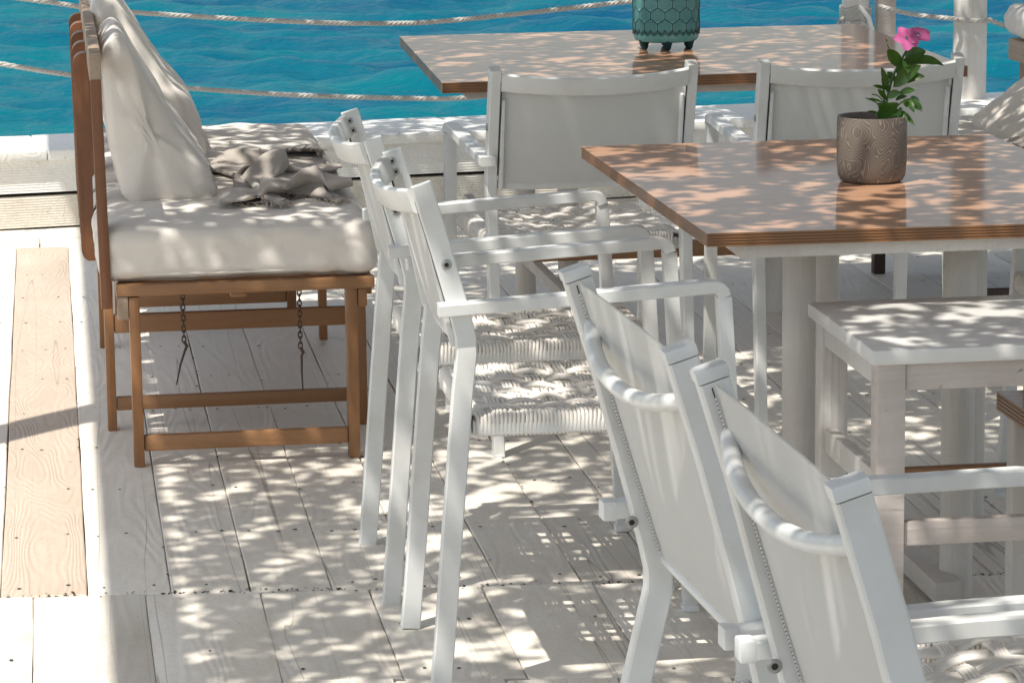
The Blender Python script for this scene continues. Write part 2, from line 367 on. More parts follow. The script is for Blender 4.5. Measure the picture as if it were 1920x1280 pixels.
# ------------------------------------------------------------------ deck
deck = MB().span((-7, -3, -.16), (9, 10.55, -.045), 0).build('deck', M['dark']); deck['kind'] = 'structure'
nails = MB()
def nail(x, y, z=.0005):
    r = random.uniform(.0028, .0045); k = random.uniform(0, PI)
    nails.add([(x+r*math.cos(k+2*PI*j/6)*random.uniform(.8, 1.25), y+1.3*r*math.sin(k+2*PI*j/6), z) for j in range(6)], [tuple(range(6))])
def board(x0, x1, y0, y1, m, dz=0.0, skew0=0.0, skew1=0.0):
    """one deck board, its ends cut slightly askew, edges a little ragged"""
    c = ((x0+x1)/2, (y0+y1)/2, 0); g = .0009; mb = MB()
    n = max(2, int((y1-y0)/.25)); zt = dz; b = .0022
    L = []
    for i in range(n+1):
        t = i/n; y = y0+(y1-y0)*t
        wob = [random.uniform(-.0012, .0012) for _ in range(2)]
        s = skew0*(1-t)+skew1*t
        xa, xb = x0+g+wob[0], x1-g+wob[1]
        L.append([(xa, y-s*0, zt-.04), (xa, y, zt-b), (xa+b, y, zt), ((xa+xb)/2, y, zt+.0008), (xb-b, y, zt), (xb, y+s, zt-b), (xb, y+s, zt-.04)])
        for k in range(2, 5): L[-1][k] = (L[-1][k][0], y+s*(k-1)/4, L[-1][k][2])
    for e, q in ((0, .004), (n, -.004)):
        for k in (2, 3, 4): x, y, z = L[e][k]; L[e][k] = (x, y, z-.003)
        L.insert(e+1 if e == 0 else len(L)-1, [(x, y+q, z+(.003 if k in (2, 3, 4) else 0)) for k, (x, y, z) in enumerate(L[e if e == 0 else len(L)-1])])
    mb.add([p for r in L for p in r], [(i*7+j, i*7+j+1, (i+1)*7+j+1, (i+1)*7+j) for i in range(len(L)-1) for j in range(6)]
           + [tuple(range(6, -1, -1)), tuple((len(L)-1)*7+j for j in range(7))])
    o = mb.build('board', m, deck, origin=c)
    w = x1-x0
    ys = np.arange(y0+.05, y1, .41 if y1-y0 > 1 else .3)
    for yy in list(ys)+[y1-.05]:
        for t in (.2, .5, .8):
            if random.random() < .45: nail(x0+w*t+random.uniform(-.01, .01), yy+random.uniform(-.012, .012), zt+.0012)
    return o
jy = lambda x: 5.938-.1*(x-0)
xs = [-.136+.1575*i for i in range(-9, 26)]; xs[9] = -.136; xs[10] = .028; xs[11] = .186; xs[12] = .335; xs[13] = .49
for i in range(len(xs)-1):                                  # the long boards
    a, b_ = xs[i], xs[i+1]; bare = (i == 9)
    top = 10.215-(random.uniform(0, .02))
    board(a, b_, jy(a)+.007, top, M['deck_bare'] if bare else M['deck'], random.uniform(-.0012, .0012), skew0=-.1*(b_-a))
x2 = [-.075+.2115*i for i in range(-7, 21)]; x2[8] = .136; x2[9] = .352
j3 = lambda x: 5.385-.178*x
for i in range(len(x2)-1):                                  # shorter wide boards nearer by
    a, b_ = x2[i], x2[i+1]
    y0 = 2.2 if a < .3 else j3(a)+.007
    board(a, b_, y0, jy(a)-.004, M['deck'], random.uniform(-.002, .001), skew0=(0 if a < .3 else -.178*(b_-a)), skew1=-.1*(b_-a))
x3 = [.352+.19*i for i in range(0, 21)]
for i in range(len(x3)-1):
    a, b_ = x3[i], x3[i+1]
    board(a, b_, 1.6, j3(a)-.004, M['deck'], random.uniform(-.002, .001), skew1=-.178*(b_-a))
def crossboard(x0, x1, y0, y1, dz):
    c = ((x0+x1)/2, (y0+y1)/2, 0)
    return MB().span((x0+.002, y0+.002, dz-.04), (x1-.002, y1-.002, dz), .004).build('board', M['deck'], deck, origin=c)
for i, (y0, y1) in enumerate(((10.22, 10.42), (10.422, 10.62), (10.622, 10.85), (10.852, 11.08))):
    x = -1.6+.3*i
    while x < 5.2:
        L = random.uniform(1.2, 1.9)
        if y0 < 10.6+.13*(x+L+.19): crossboard(x, x+L, y0, y1, random.uniform(-.002, .001))
        x += L
debris = MB()
for k in range(420):
    if random.random() < .7: x = random.uniform(-.15, 2.2); y = jy(x)+random.gauss(0, .009)
    else: x = random.choice(xs[8:24])+random.gauss(0, .004); y = random.uniform(6, 8.6)
    r = random.uniform(.0012, .0042); t = random.uniform(0, PI)
    debris.add([(x+r*math.cos(t+2*PI*j/5)*random.uniform(.5, 1.5), y+r*1.2*math.sin(t+2*PI*j/5)*random.uniform(.5, 1.5), .0012+random.uniform(0, .003)) for j in range(5)], [tuple(range(5))])
debris.build('debris', M['soil'], deck, ang=0, kind='stuff')
nails.build('nails', M['dark'], deck, ang=0, kind='stuff')

# ------------------------------------------------------------------ kerb along the water
kt = math.atan(.13); ku = Vector((math.cos(kt), math.sin(kt), 0)); kn = Vector((-math.sin(kt), math.cos(kt), 0))
K0 = Vector((-.19, 10.6, 0))
wall = thing('low_wall', 'low white painted timber wall of grooved boards along the sea edge of the deck', 'low wall', K0, kt)
def grooved(x0, x1, z0, z1, y=0.0):
    """a grooved board: fine ridges run along its length"""
    mb = MB(); n = int((z1-z0)/.0085); pr = [(y+.03, z0)]
    for i in range(n):
        a = z0+(z1-z0)*i/n; d = (z1-z0)/n
        pr += [(y+.0012, a), (y, a+d*.14), (y+.0018, a+d*.92), (y+.0018, a+d*.999)]
    pr += [(y+.0018, z1), (y+.03, z1)]
    k = max(2, int((x1-x0)/.2)); vs = []
    for i in range(k+1):
        x = x0+(x1-x0)*i/k; j = random.uniform(-.001, .001)
        vs += [(x, a+j, b_+j) for a, b_ in pr]
    m_ = len(pr)
    mb.add(vs, [(i*m_+j+1, i*m_+j, (i+1)*m_+j, (i+1)*m_+j+1) for i in range(k) for j in range(m_-1)]+[tuple(range(m_)), tuple(k*m_+j for j in range(m_-1, -1, -1))])
    return mb
MB().span((-1.6, .05, -1.2), (6, .40, .228), 0).build('wall_core', M['dark'], wall)
for (a, b_) in ((-1.6, .3), (.305, 1.72), (1.725, 3.1), (3.105, 5)):
    o = grooved(a, b_, .121, .2285).build('face_board', M['kerbwood'], wall, ang=20, origin=((a+b_)/2, 0, .18))
for (a, b_) in ((-1.6, .92), (.925, 2.3), (2.305, 5)):
    o = grooved(a, b_, .006, .109, .004).build('face_board', M['kerbworn'], wall, ang=20, origin=((a+b_)/2, 0, .06))
for (a, b_) in ((-1.6, .16), (.163, 1.6), (1.603, 3.2), (3.203, 5)):
    MB().span((a, -.022, .23), (b_, .43, .262+random.uniform(-.001, .001)), .006).build('cap_board', M['kerbwood'], wall, origin=((a+b_)/2, .2, .24))

# ------------------------------------------------------------------ posts and ropes on the kerb
def rope_obj(pts, r, label, samples=240, group='rope rails above the low wall'):
    P = [Vector(p) for p in pts]; L = [0]
    for a, b_ in zip(P, P[1:]): L.append(L[-1]+(b_-a).length)
    T = L[-1]; n = samples; ax = []
    def at(s):
        i = max(k for k in range(len(L)-1) if L[k] <= s+1e-9); t = (s-L[i])/(L[i+1]-L[i])
        p0, p1, p2, p3 = P[max(i-1, 0)], P[i], P[i+1], P[min(i+2, len(P)-1)]
        return .5*((2*p1)+(p2-p0)*t+(2*p0-5*p1+4*p2-p3)*t*t+(3*p1-p0-3*p2+p3)*t**3)
    mb = MB(); c = [at(T*i/n) for i in range(n+1)]
    for k in range(3):
        pt = []
        for i in range(n+1):
            t = (c[min(i+1, n)]-c[max(i-1, 0)]).normalized(); q = Vector((0, 0, 1)); x = t.cross(q).normalized(); y = x.cross(t)
            a = 2*PI*k/3+T*i/n/(.055)*2*PI
            pt.append(c[i]+(x*math.cos(a)+y*math.sin(a))*r*.5)
        mb.tube(pt, r*.58, 6)
    o = mb.build('rope', M['rope'], ang=0); return tag(o, label, 'rope', group)
rope_obj([(-1.6, 10.9, .93), (-.75, 10.92, .83), (-.08, 10.94, .735), (.226, 10.95, .687), (.775, 10.95, .640), (1.13, 10.96, .622), (1.4, 10.98, .627), (1.997, 11.02, .672), (2.5, 11.2, .70), (2.93, 11.42, .725)], .0088,
         'twisted grey rope, the upper of two spans sagging in front of the sea', 620)
rope_obj([(-1.6, 10.9, .80), (-.75, 10.92, .64), (-.176, 10.95, .519), (.051, 10.95, .476), (.394, 10.95, .426), (.768, 10.95, .389), (1.127, 10.96, .366), (1.453, 10.97, .359), (1.9, 11.1, .40), (2.5, 11.3, .48), (2.93, 11.42, .545)], .0088,
         'twisted grey rope, the lower of two spans running behind the wooden bench', 620)
pts = [(3.0, 11.42, .60), (3.1, 11.33, .575), (3.24, 11.28, .56)]
for a in np.linspace(-150, 0, 9): pts.append((3.325+.072*math.cos(R(a)), 11.35+.072*math.sin(R(a)), .553-.02*(a+150)/150*.3))
pts += [(3.47, 11.43, .52), (3.7, 11.5, .44), (4.4, 11.62, .40)]
rope_obj(pts, .0088, 'short grey rope wrapped round the thick white post beside the right bench', 200)
def post(label, x, y, r, z1, z0=.255, name='post'):
    mb = MB(); pr = [(r*1.02, z0), (r*1.02, z0+.01), (r, z0+.02)]+[(r*(1+.012*math.sin(k*2.1)), z0+.02+(z1-z0-.03)*k/14) for k in range(1, 14)]+[(r*.985, z1-.008), (r*.9, z1)]
    o = mb.lathe(pr, 36).build(name, M['whitewood'], origin=None); o.location = (x, y, 0)
    return tag(o, label, 'post')
post('thick round white post standing on the low wall, rope tied round it', 3.325, 11.35, .061, 2.7)
p1 = thing('post', 'round white post behind the far table with a thin brace and rope knot', 'post', (2.925, 11.47, 0))
MB().lathe([(.051, .255), (.051, .27), (.05, .30), (.0505, 1.2), (.049, 2.68), (.045, 2.7)], 32).build('shaft', M['whitewood'], p1)
MB().tube([(.0, -.055, .60), (.035, -.056, .56), (.07, -.058, .44), (.085, -.06, .30)], .009, 8).build('brace', M['metal'], p1)
k = MB()
for i in range(5): k.tube([(.053*math.cos(a), .053*math.sin(a), .552+.014*i*.7+.006*math.sin(3*a)) for a in np.linspace(0, 2*PI, 25)[:-1]], .0075, 6, closed=True)
k.tube([(-.05, -.03, .56), (-.07, -.05, .55), (-.075, -.03, .535), (-.055, -.045, .53), (-.068, -.052, .515)], .008, 6); k.build('rope_knot', M['rope'], p1)
o = MB().box((0, 0, 1.4), (.072, .05, 2.3), None, .008).build('post', M['oldwhite']); o.location = (3.045, 11.5, 0)
tag(o, 'flat white post with peeling paint, between two round posts', 'post')

# ------------------------------------------------------------------ the pergola that throws the dappled shade
CZ = 2.8
EX = .115-.352*CZ                                             # left edge of the roof
perg = thing('pergola', 'white timber pergola standing over the terrace, carrying the reed roof', 'pergola', (0, 0, 0))
for x in (EX+.05, 1.6, 4.6):
    MB().span((x-.05, .9, CZ-.16), (x+.05, 12.0, CZ-.04), .006).build('beam', M['whitewood'], perg)
for (x, y) in ((EX+.05, 6.80), (EX+.05, 2.2), (4.6, 6.9), (4.6, 2.2)):
    MB().lathe([(.082, -.02), (.08, .05), (.078, CZ-.17), (.078, CZ-.15)], 24, (x, y, 0)).build('pergola_post', M['whitewood'], perg)
def thatch():
    g = np.random.default_rng(11); n = 170000
    x = g.uniform(EX, 5.2, n); y = g.uniform(.8, 12.2, n); z = CZ+g.uniform(0, .16, n)
    x = x+(x < EX+.12)*g.exponential(.045, n)
    a = g.uniform(0, PI, n); L = g.uniform(.014, .037, n); W = g.uniform(.009, .018, n); t1 = g.normal(0, .35, n); t2 = g.normal(0, .35, n)
    # holes added along the sun's slant to shape the light flecks
    qx = x-TRAVEL.x*(z-CZ); qy = y-TRAVEL.y*(z-CZ)
    nh = 5200; hx = g.uniform(EX, 5.2, nh); hy = g.uniform(.8, 12.2, nh); hr = g.gamma(8.0, .0030, nh)+.014; hs = g.uniform(.8, 1.3, nh); ha = g.uniform(0, PI, nh)
    order = np.argsort(qx); sx = qx[order]; keep = np.ones(n, bool)
    for k in range(nh):
        R_ = hr[k]*1.5; i0, i1 = np.searchsorted(sx, (hx[k]-R_, hx[k]+R_)); ii = order[i0:i1]
        dx, dy = qx[ii]-hx[k], qy[ii]-hy[k]; c_, s_ = math.cos(ha[k]), math.sin(ha[k])
        keep[ii[((dx*c_+dy*s_)/hs[k])**2+((dy*c_-dx*s_)*hs[k])**2 < hr[k]**2]] = False
    a, L, W, t1, t2 = [q[keep] for q in (a, L, W, t1, t2)]
    x, y, z = x[keep], y[keep], z[keep]; n = len(x)
    V = np.zeros((n, 4, 3)); ca, sa = np.cos(a), np.sin(a)
    for k, (u, v) in enumerate(((-1, -.7), (.8, -1), (1, .6), (-.7, 1))):
        px = u*L; py = v*W
        V[:, k, 0] = x+px*ca-py*sa; V[:, k, 1] = y+px*sa+py*ca; V[:, k, 2] = z+px*t1+py*t2
    me = bpy.data.meshes.new('reed_roof'); F = np.arange(n*4).reshape(n, 4)
    me.from_pydata(V.reshape(-1, 3).tolist(), [], F.tolist()); me.materials.append(M['thatch']); me.update()
    o = bpy.data.objects.new('reed_roof', me); C.objects.link(o); o['kind'] = 'stuff'
    tag(o, 'loose roof of dry reed leaves overhead that lets light through in flecks', 'roof')
thatch()

# ------------------------------------------------------------------ armchairs with woven seats (facing +y in their own space)
def cord_seat(x0, x1, y0, y1, zt, th, r=.0034, sag=.014, seed=1):
    g = random.Random(seed); mb = MB(); pitch = r*2.02
    yc, xc = (y0+y1)/2, (x0+x1)/2
    def dip(x, y): return -sag*max(0, 1-((x-xc)/(x1-xc))**2)*max(0, 1-((y-yc)/(y1-yc))**2)
    rw = .03
    def ring(axis, side, t):
        c = []
        for k in range(12):
            a = 2*PI*k/12; u = math.copysign(abs(math.cos(a))**.5, math.cos(a)); v = math.copysign(abs(math.sin(a))**.5, math.sin(a))
            off = side+u*rw/2*1.02; zz = zt-th/2+v*th/2+g.uniform(-.0007, .0007); j = t+.0011*math.sin(a+t*40)+g.uniform(-.0004, .0004)
            c.append((off, j, zz) if axis == 'x' else (j, off, zz))
        mb.tube(c, r, 5, closed=True)
    n = int((y1-y0-.02)/pitch)
    for i in range(n):
        for sd in (x0+rw/2, x1-rw/2): ring('x', sd, y0+.012+i*pitch)
    n = int((x1-x0-.03)/pitch)
    for i in range(n):
        for sd in (y0+rw/2, y1-rw/2): ring('y', sd, x0+.016+i*pitch)
    bp = .049
    nx = int((x1-x0-.05)/bp); ny = int((y1-y0-.05)/bp)
    ox = xc-(nx-1)*bp/2; oy = yc-(ny-1)*bp/2
    for b_ in range(nx):                                       # bands running front to back
        for s in range(4):
            w = (s-1.5)*r*2.05; d0, d1 = g.uniform(-.002, .002), (1.5-s)*.003; pt = []
            for k in range(31):
                t = k/30; y = y0+.012+(y1-y0-.024)*t; x = ox+b_*bp+w+d0*(1-t)+d1*t+.004*math.sin(b_*2.3+5*t)
                ph = (y-oy)/bp; e = min(1, 4*t, 4*(1-t))
                pt.append((x, y, zt+.003+dip(x, y)+.0044*e*math.cos(PI*(ph+b_))))
            mb.tube(pt, r, 5)
    for b_ in range(ny):                                       # bands running side to side
        for s in range(5):
            w = (s-2)*r*2.05; d0, d1 = g.uniform(-.002, .002), g.uniform(-.002, .002); pt = []
            for k in range(31):
                t = k/30; x = x0+.012+(x1-x0-.024)*t; y = oy+b_*bp+w+d0*(1-t)+d1*t
                ph = (x-ox)/bp; e = min(1, 4*t, 4*(1-t))
                pt.append((x, y, zt+.003+dip(x, y)-.0044*e*math.cos(PI*(ph+b_))))
            mb.tube(pt, r, 5)
    return mb
def bolt_mb(c, axis, r=.0085):
    mb = MB(); ax = Vector(axis).normalized(); q = ax.orthogonal().normalized(); b_ = ax.cross(q); c = Vector(c); vs = []; n = 14
    for rr, h in ((r, 0), (r, .0012), (r*.8, .0022), (r*.45, .0022), (r*.4, .0006)): vs += [c+ax*h+(q*math.cos(2*PI*j/n)+b_*math.sin(2*PI*j/n))*rr for j in range(n)]
    mb.add(vs, [(i*n+j, i*n+(j+1) % n, (i+1)*n+(j+1) % n, (i+1)*n+j) for i in range(4) for j in range(n)])
    mb.add([vs[4*n+j] for j in range(n)], [tuple(range(n))], 1); return mb
def armchair(label, loc, rz, W=.445):
    t = thing('armchair', label, 'armchair', loc, rz, 'white armchairs with woven cord seats')
    h = W/2
    post_path = [(0, .0), (.012, .13), (.026, .30), (.045, .52), (.053, .59), (.052, .62), (.040, .67), (.015, .76), (-.018, .875)]
    for s in (-1, 1):
        MB().sweep([(s*h, y, z) for y, z in post_path], .024, .034, (1, 0, 0), .002).build('back_leg', M['metal'], t)
        x = s*(h+.014)
        arm = [(.006, .664), (.15, .671), (.30, .679), (.468, .688), (.4765, .6855), (.482, .680), (.4845, .671)]
        MB().sweep([(x, y, z+.003) for y, z in arm], .034, .021, (1, 0, 0), .002).build('armrest', M['metal'], t)
        MB().bar((x, .4845, .6735), (x, .522, .012), .028, .025, (1, 0, 0), .002).build('front_leg', M['metal'], t)
        MB().span((x-.014, .507, 0), (x+.014, .537, .013), .003).build('foot_cap', M['cap'], t)
        MB().span((s*h-.0115, -.0175, 0), (s*h+.0115, .0175, .008), .002).build('foot_cap', M['cap'], t)
        bolt_mb((s*(h+.012), .021, .742), (s, 0, 0)).build('bolt', [M['steel'], M['dark']], t)
        for z in (.838, .857): bolt_mb((s*(h-.0125), .0-(z-.8)*.33, z), (-s, 0, 0), .0065).build('bolt', [M['steel'], M['dark']], t)
        # sleeve of the sling at the post
        MB().bar((s*(h-.019), .040, .60), (s*(h-.019), -.002, .806), .009, .022, (1, 0, 0), .004).build('sling_sleeve', M['metal'], t)
    for s in (-1, 1): MB().sweep([(s*(h-.0128), y-.0172, z) for y, z in ((.050, .632), (.040, .67), (.015, .76), (-.009, .845))], .0022, .0030, (1, 0, 0), .0004).build('seam', M['dark'], t)
    bow = lambda u: .012+.034*(1-abs(u)**2.4)
    n = 22; mb = MB(); vs = []
    for i in range(n+1):
        u = -1+2*i/n; y = -bow(u); x = u*(h-.012)
        for dy, z in ((-.006, .834), (-.007, .868), (-.002, .872), (.008, .872), (.010, .868), (.010, .836), (.006, .831), (-.002, .831)):
            vs.append((x, y+dy-.005-(z-.80)*.31+.004, z-.006-.012*(1-u*u)))
    fs = [(i*8+j, (i+1)*8+j, (i+1)*8+(j+1) % 8, i*8+(j+1) % 8) for i in range(n) for j in range(8)]+[tuple(range(8)), tuple(n*8+j for j in range(7, -1, -1))]
    mb.add(vs, fs).build('top_rail', M['metal'], t, ang=40)
    def sl(u, v):
        U_ = -1+2*u; z = .615+v*.222; y0 = .032-.043*v
        return ((U_)*(h-.016), y0-.026*(1-U_*U_)*(.35+.65*v)+.006, z-.004*(1-U_*U_)*(1-v)-.012*v*(1-U_*U_))
    a = MB().grid(sl, 24, 14); off = len(a.v)
    a.add([(x, y+.0025, z) for x, y, z in a.v], [tuple(reversed(f)) for f in a.f]); a.build('sling', M['sling'], t, ang=0)
    vs = MB()
    vs.sweep([(-(h-.014)+(W-.028)*i/14, .05-.030*(.3)*(1-(-1+2*i/14)**2), .609-.003*(1-(-1+2*i/14)**2)) for i in range(15)], .022, .014, (0, 0, 1), .004)
    vs.build('lower_rail', M['metal'], t)
    fr = MB(); fr.span((-h+.0125, .066, .447), (h-.0125, .084, .471), .003); fr.span((-h-.002, .480, .45), (h+.002, .50, .472), .003)
    fr.span((-h+.002, .07, .449), (-h+.02, .49, .469), .003); fr.span((h-.02, .07, .449), (h-.002, .49, .469), .003); fr.build('seat_frame', M['metal'], t)
    cord_seat(-h+.004, h-.004, .060, .512, .483, .036).build('cord_seat', M['cord'], t, ang=0, kind='stuff')
    return t
# facing +x : rotate by -90 deg; chair width then lies along y
ch = armchair('white woven-seat armchair, second from the wooden bench, nearer twin of the pair facing right', (.607, 5.388, 0), -PI/2)
dup(ch, (.590, 6.005, 0), -PI/2, 'white woven-seat armchair closest to the wooden bench, farther twin of the pair facing right')
dup(ch, (1.182, 6.975, 0), R(3), 'white woven-seat armchair seen from behind, tucked under the far table, below the teal pot')
dup(ch, (1.792, 6.985, 0), 0, 'white woven-seat armchair seen from behind, directly behind the pink flower')
dup(ch, (2.475, 6.14, 0), PI/2, 'white woven-seat armchair facing left, only its seat edge showing under the near table')
# a torn grey flake on the far rear leg
f = MB(); f.add([(0, 0, 0), (.012, .0, .006), (.03, 0, .004), (.033, 0, -.012), (.02, 0, -.02), (.012, 0, -.024), (.003, 0, -.015)], [tuple(range(7))])

# ------------------------------------------------------------------ sling armchairs in the front
def sling_chair(label, x, y0, y1):
    """faces +x; back posts at y0 (near) and y1 (far)"""
    t = thing('sling_chair', label, 'armchair', (x, (y0+y1)/2, 0), 0, 'white sling armchairs with a bent tube behind the back')
    h = (y1-y0)/2
    prof = [(-.015, .0), (.03, .20), (.068, .38), (.098, .505), (.098, .535), (.088, .58), (.062, .68), (.030, .80), (-.006, .918)]
    for s in (-1, 1):
        MB().sweep([(a, s*h, z) for a, z in prof], .027, .035, (0, 1, 0), .0025).build('back_leg', M['metal'], t)
        d = Vector((-.036, 0, .118)).normalized(); p = Vector((-.0065, s*h, .9185))
        MB().bar(p, p+d*.016, .030, .038, (0, 1, 0), .004).build('post_cap', M['cap'], t)
        yy = s*(h+.034)
        arm = [(.035, .606), (.15, .611), (.30, .617), (.60, .619), (.668, .612), (.682, .595)]
        MB().sweep([(a, yy, z) for a, z in arm], .029, .022, (0, 1, 0), .002).build('armrest', M['metal'], t)
        MB().bar((.684, yy, .60), (.70, yy, .0), .028, .028, (0, 1, 0), .005).build('front_leg', M['metal'], t)
        MB().span((.030, yy-.0155, .5935), (.050, yy+.0155, .6195), .004).build('arm_cap', M['cap'], t)
        bolt_mb((.082, -h-.0145, .585) if s < 0 else (.06, h-.0145, .60), (0, -1, 0), .0085).build('bolt', [M['steel'], M['dark']], t)
        MB().tube([(.098-.30*(z-.555)-.001, s*(h-.0170), z) for z in np.linspace(.912, .56, 12)], .0008, 6).build('piping', M['dark'], t)
        bd = MB()
        for z in np.arange(.56, .905, .0046): bd.box((.098-.30*(z-.555)-.0012, s*(h-.0212), z), (.0024, .0028, .0036), None, .0006)
        bd.build('stitching', M['linen'], t, kind='stuff')
    def sl(u, v):
        U_ = -1+2*u; z = .555+v*.362; xx = .094-.30*(z-.555)+.006
        b_ = (1-abs(U_)**2.2)
        return (xx+.004*b_*v-.030*b_*v*(1-v)*(1-v)*4*.6+.0018*noise.noise((U_*3, v*1.2, 1)), U_*(h-.018), z-.002*b_*v)
    a = MB().grid(sl, 30, 30); a.add([(x_+.0025, y_, z_) for x_, y_, z_ in a.v], [tuple(reversed(f)) for f in a.f]); a.build('sling', M['sling'], t, ang=0)
    pts = []
    for k in range(25):
        u = -1+2*k/24; b_ = (1-abs(u)**2.6)
        pts.append((.012-.026*b_, u*(h-.006), .866-.036*(1-u*u)-.004*u))
    MB().tube(pts, .0105, 14).build('back_tube', M['metal'], t)
    MB().tube([(.108, -h+.012, .548), (.108, h-.012, .548)], .010, 10).build('lower_rail', M['metal'], t)
    fr = MB()
    for s in (-1, 1): fr.bar((.075, s*(h-.03), .338), (.66, s*(h-.03), .415), .024, .024, (0, 1, 0), .004)
    fr.bar((.65, -h, .41), (.65, h, .41), .024, .024, (1, 0, 0), .004); fr.bar((.11, -h+.02, .338), (.11, h-.02, .338), .02, .02, (1, 0, 0), .004); fr.build('seat_frame', M['metal'], t)
    cs = cord_seat(.10, .635, -h+.012, h-.012, .432, .036, seed=5); cs.v = [(a, b_, c-.075*max(0, 1-(a-.09)/.42)) for a, b_, c in cs.v]
    cs.build('cord_seat', M['cord'], t, ang=0, kind='stuff')
    return t
s1 = sling_chair('white sling-back armchair in front, the one next to the woven-seat pair', .668, 3.411, 3.954)
s1.rotation_euler.z = R(2.85)
dup(s1, (.699, 3.020, 0), R(1.6), 'white sling-back armchair closest to the camera at the bottom edge')

# ------------------------------------------------------------------ plywood tables
def ply_panel(mb, q, z0, z1, layers=9):
    """a plywood sheet on the quad q: its glued layers are proud or set back by a hair"""
    n = layers; c = Vector((sum(p[0] for p in q)/4, sum(p[1] for p in q)/4, 0))
    for i in range(n):
        dk = i % 2; tt = lambda k: ((k//2)*3+(k % 2)*2)/((n//2)*3+2); a = z0+(z1-z0)*tt(i); b_ = z0+(z1-z0)*tt(i+1)
        ins = .0011 if dk else 0.0
        Q = [Vector((p[0], p[1], 0)) for p in q]; Q = [p+(c-p).normalized()*(ins*1.4) for p in Q]
        vs = [(p.x, p.y, a) for p in Q]+[(p.x, p.y, b_) for p in Q]
        fs = [(j, (j+1) % 4, 4+(j+1) % 4, 4+j) for j in range(4)]; mb.add(vs, fs, 1+dk)
        if i == 0: mb.add(vs[:4], [(3, 2, 1, 0)], 1)
        if not dk and i < n-1: mb.add(vs[4:], [(0, 1, 2, 3)], 1)
        if not dk and i > 0: mb.add(vs[:4], [(3, 2, 1, 0)], 1)
        if i == n-1: mb.add(vs[4:], [(0, 1, 2, 3)], 0)
    return mb
def table(label, q, z1, th, poles, r, apron, bars=()):
    c = (sum(p[0] for p in q)/4, sum(p[1] for p in q)/4, 0)
    t = thing('dining_table', label, 'table', c, 0, 'plywood topped dining tables')
    L = lambda p: tuple(a-b_ for a, b_ in zip(p, c))
    ql = [L((*p, 0))[:2] for p in q]
    ply_panel(MB(), ql, z1-th, z1).build('tabletop', [M['ply'], M['ply_light'], M['ply_dark']], t, ang=10)
    x0, y0, x1, y1 = apron
    x0, y0, _ = L((x0, y0, 0)); x1, y1, _ = L((x1, y1, 0)); zt = z1-th-.001
    for lo, hi in (((x0, y0, zt-.028), (x1, y0+.022, zt)), ((x0, y1-.022, zt-.028), (x1, y1, zt)), ((x0, y0+.0225, zt-.027), (x0+.022, y1-.0225, zt)), ((x1-.022, y0+.0225, zt-.027), (x1, y1-.0225, zt))):
        MB().span(lo, hi, .003).build('apron', M['whitewood'], t)
    for x, y in poles:
        x, y, _ = L((x, y, 0)); MB().lathe([(r, 0), (r, .01), (r*.99, .3), (r, zt-.002)], 28, (x, y, 0)).build('leg', M['whitewood'], t)
    for p0, p1, wd, hh, mm in bars:
        MB().bar(L(p0), L(p1), wd, hh, (0, 0, 1), .004).build('stretcher', M[mm], t)
    return t
table('varnished plywood dining table with the small brown flower pot, nearer of the two', [(1.102, 5.335), (1.955, 5.312), (1.962, 6.545), (1.084, 6.545)], .75, .0235,
      ((1.346, 5.68), (1.640, 5.64), (1.520, 6.20), (1.828, 6.20)), .031, (1.168, 5.372, 1.90, 6.45),
      (((1.60, 5.55, .03), (1.60, 6.2, .03), .04, .05, 'whitewood'),))
table('varnished plywood dining table with the teal pot, farther one beside the sea', [(.952, 7.842), (2.31, 7.90), (2.335, 9.13), (.985, 9.11)], .75, .027,
      ((1.285, 8.72), (1.39, 8.62), (1.965, 8.62), (2.05, 8.72)), .029, (1.03, 7.97, 2.24, 9.03),
      (((1.28, 8.55, .20), (1.97, 8.55, .20), .045, .035, 'brownrail'), ((1.39, 8.5, .06), (1.15, 8.95, .30), .03, .03, 'whitewood')))

# ------------------------------------------------------------------ stools
st = thing('stool', 'tall white painted wooden stool with a thick gloss top, in front of the near table', 'stool', (1.525, 5.18, 0))
sx0, sx1, sy0, sy1, ht = -.228, .222, -.228, .232, .61
MB().span((sx0, sy0, ht-.026), (sx1, sy1, ht), .006).build('seat', M['stooltop'], st)
for x in (sx0+.012, sx1-.060):
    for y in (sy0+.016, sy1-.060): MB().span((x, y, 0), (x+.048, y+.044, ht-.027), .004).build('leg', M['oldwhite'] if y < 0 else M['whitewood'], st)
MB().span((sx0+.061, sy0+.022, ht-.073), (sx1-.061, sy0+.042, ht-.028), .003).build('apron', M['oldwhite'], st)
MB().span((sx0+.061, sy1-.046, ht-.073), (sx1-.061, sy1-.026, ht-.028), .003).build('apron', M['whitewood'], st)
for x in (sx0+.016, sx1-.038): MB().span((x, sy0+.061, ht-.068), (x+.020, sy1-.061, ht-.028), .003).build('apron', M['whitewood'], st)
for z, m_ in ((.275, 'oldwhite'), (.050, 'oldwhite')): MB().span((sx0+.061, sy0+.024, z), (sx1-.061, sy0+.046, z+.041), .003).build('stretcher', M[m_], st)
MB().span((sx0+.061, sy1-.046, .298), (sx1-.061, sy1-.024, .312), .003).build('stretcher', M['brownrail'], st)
for x in (sx0+.018, sx1-.042): MB().span((x, sy0+.061, .352), (x+.022, sy1-.061, .396), .003).build('stretcher', M['whitewood'], st)
s2 = thing('stool', 'plywood topped white stool cut off by the right edge of the picture', 'stool', (1.85, 5.06, 0))
ply_panel(MB(), [(-.24, -.24), (.24, -.24), (.24, .24), (-.24, .24)], .428, .46, 9).build('seat', [M['ply'], M['ply_light'], M['ply_dark']], s2, ang=10)
for x in (-.225, .185):
    for y in (-.225, .185): MB().span((x, y, 0), (x+.04, y+.04, .427), .004).build('leg', M['whitewood'], s2)
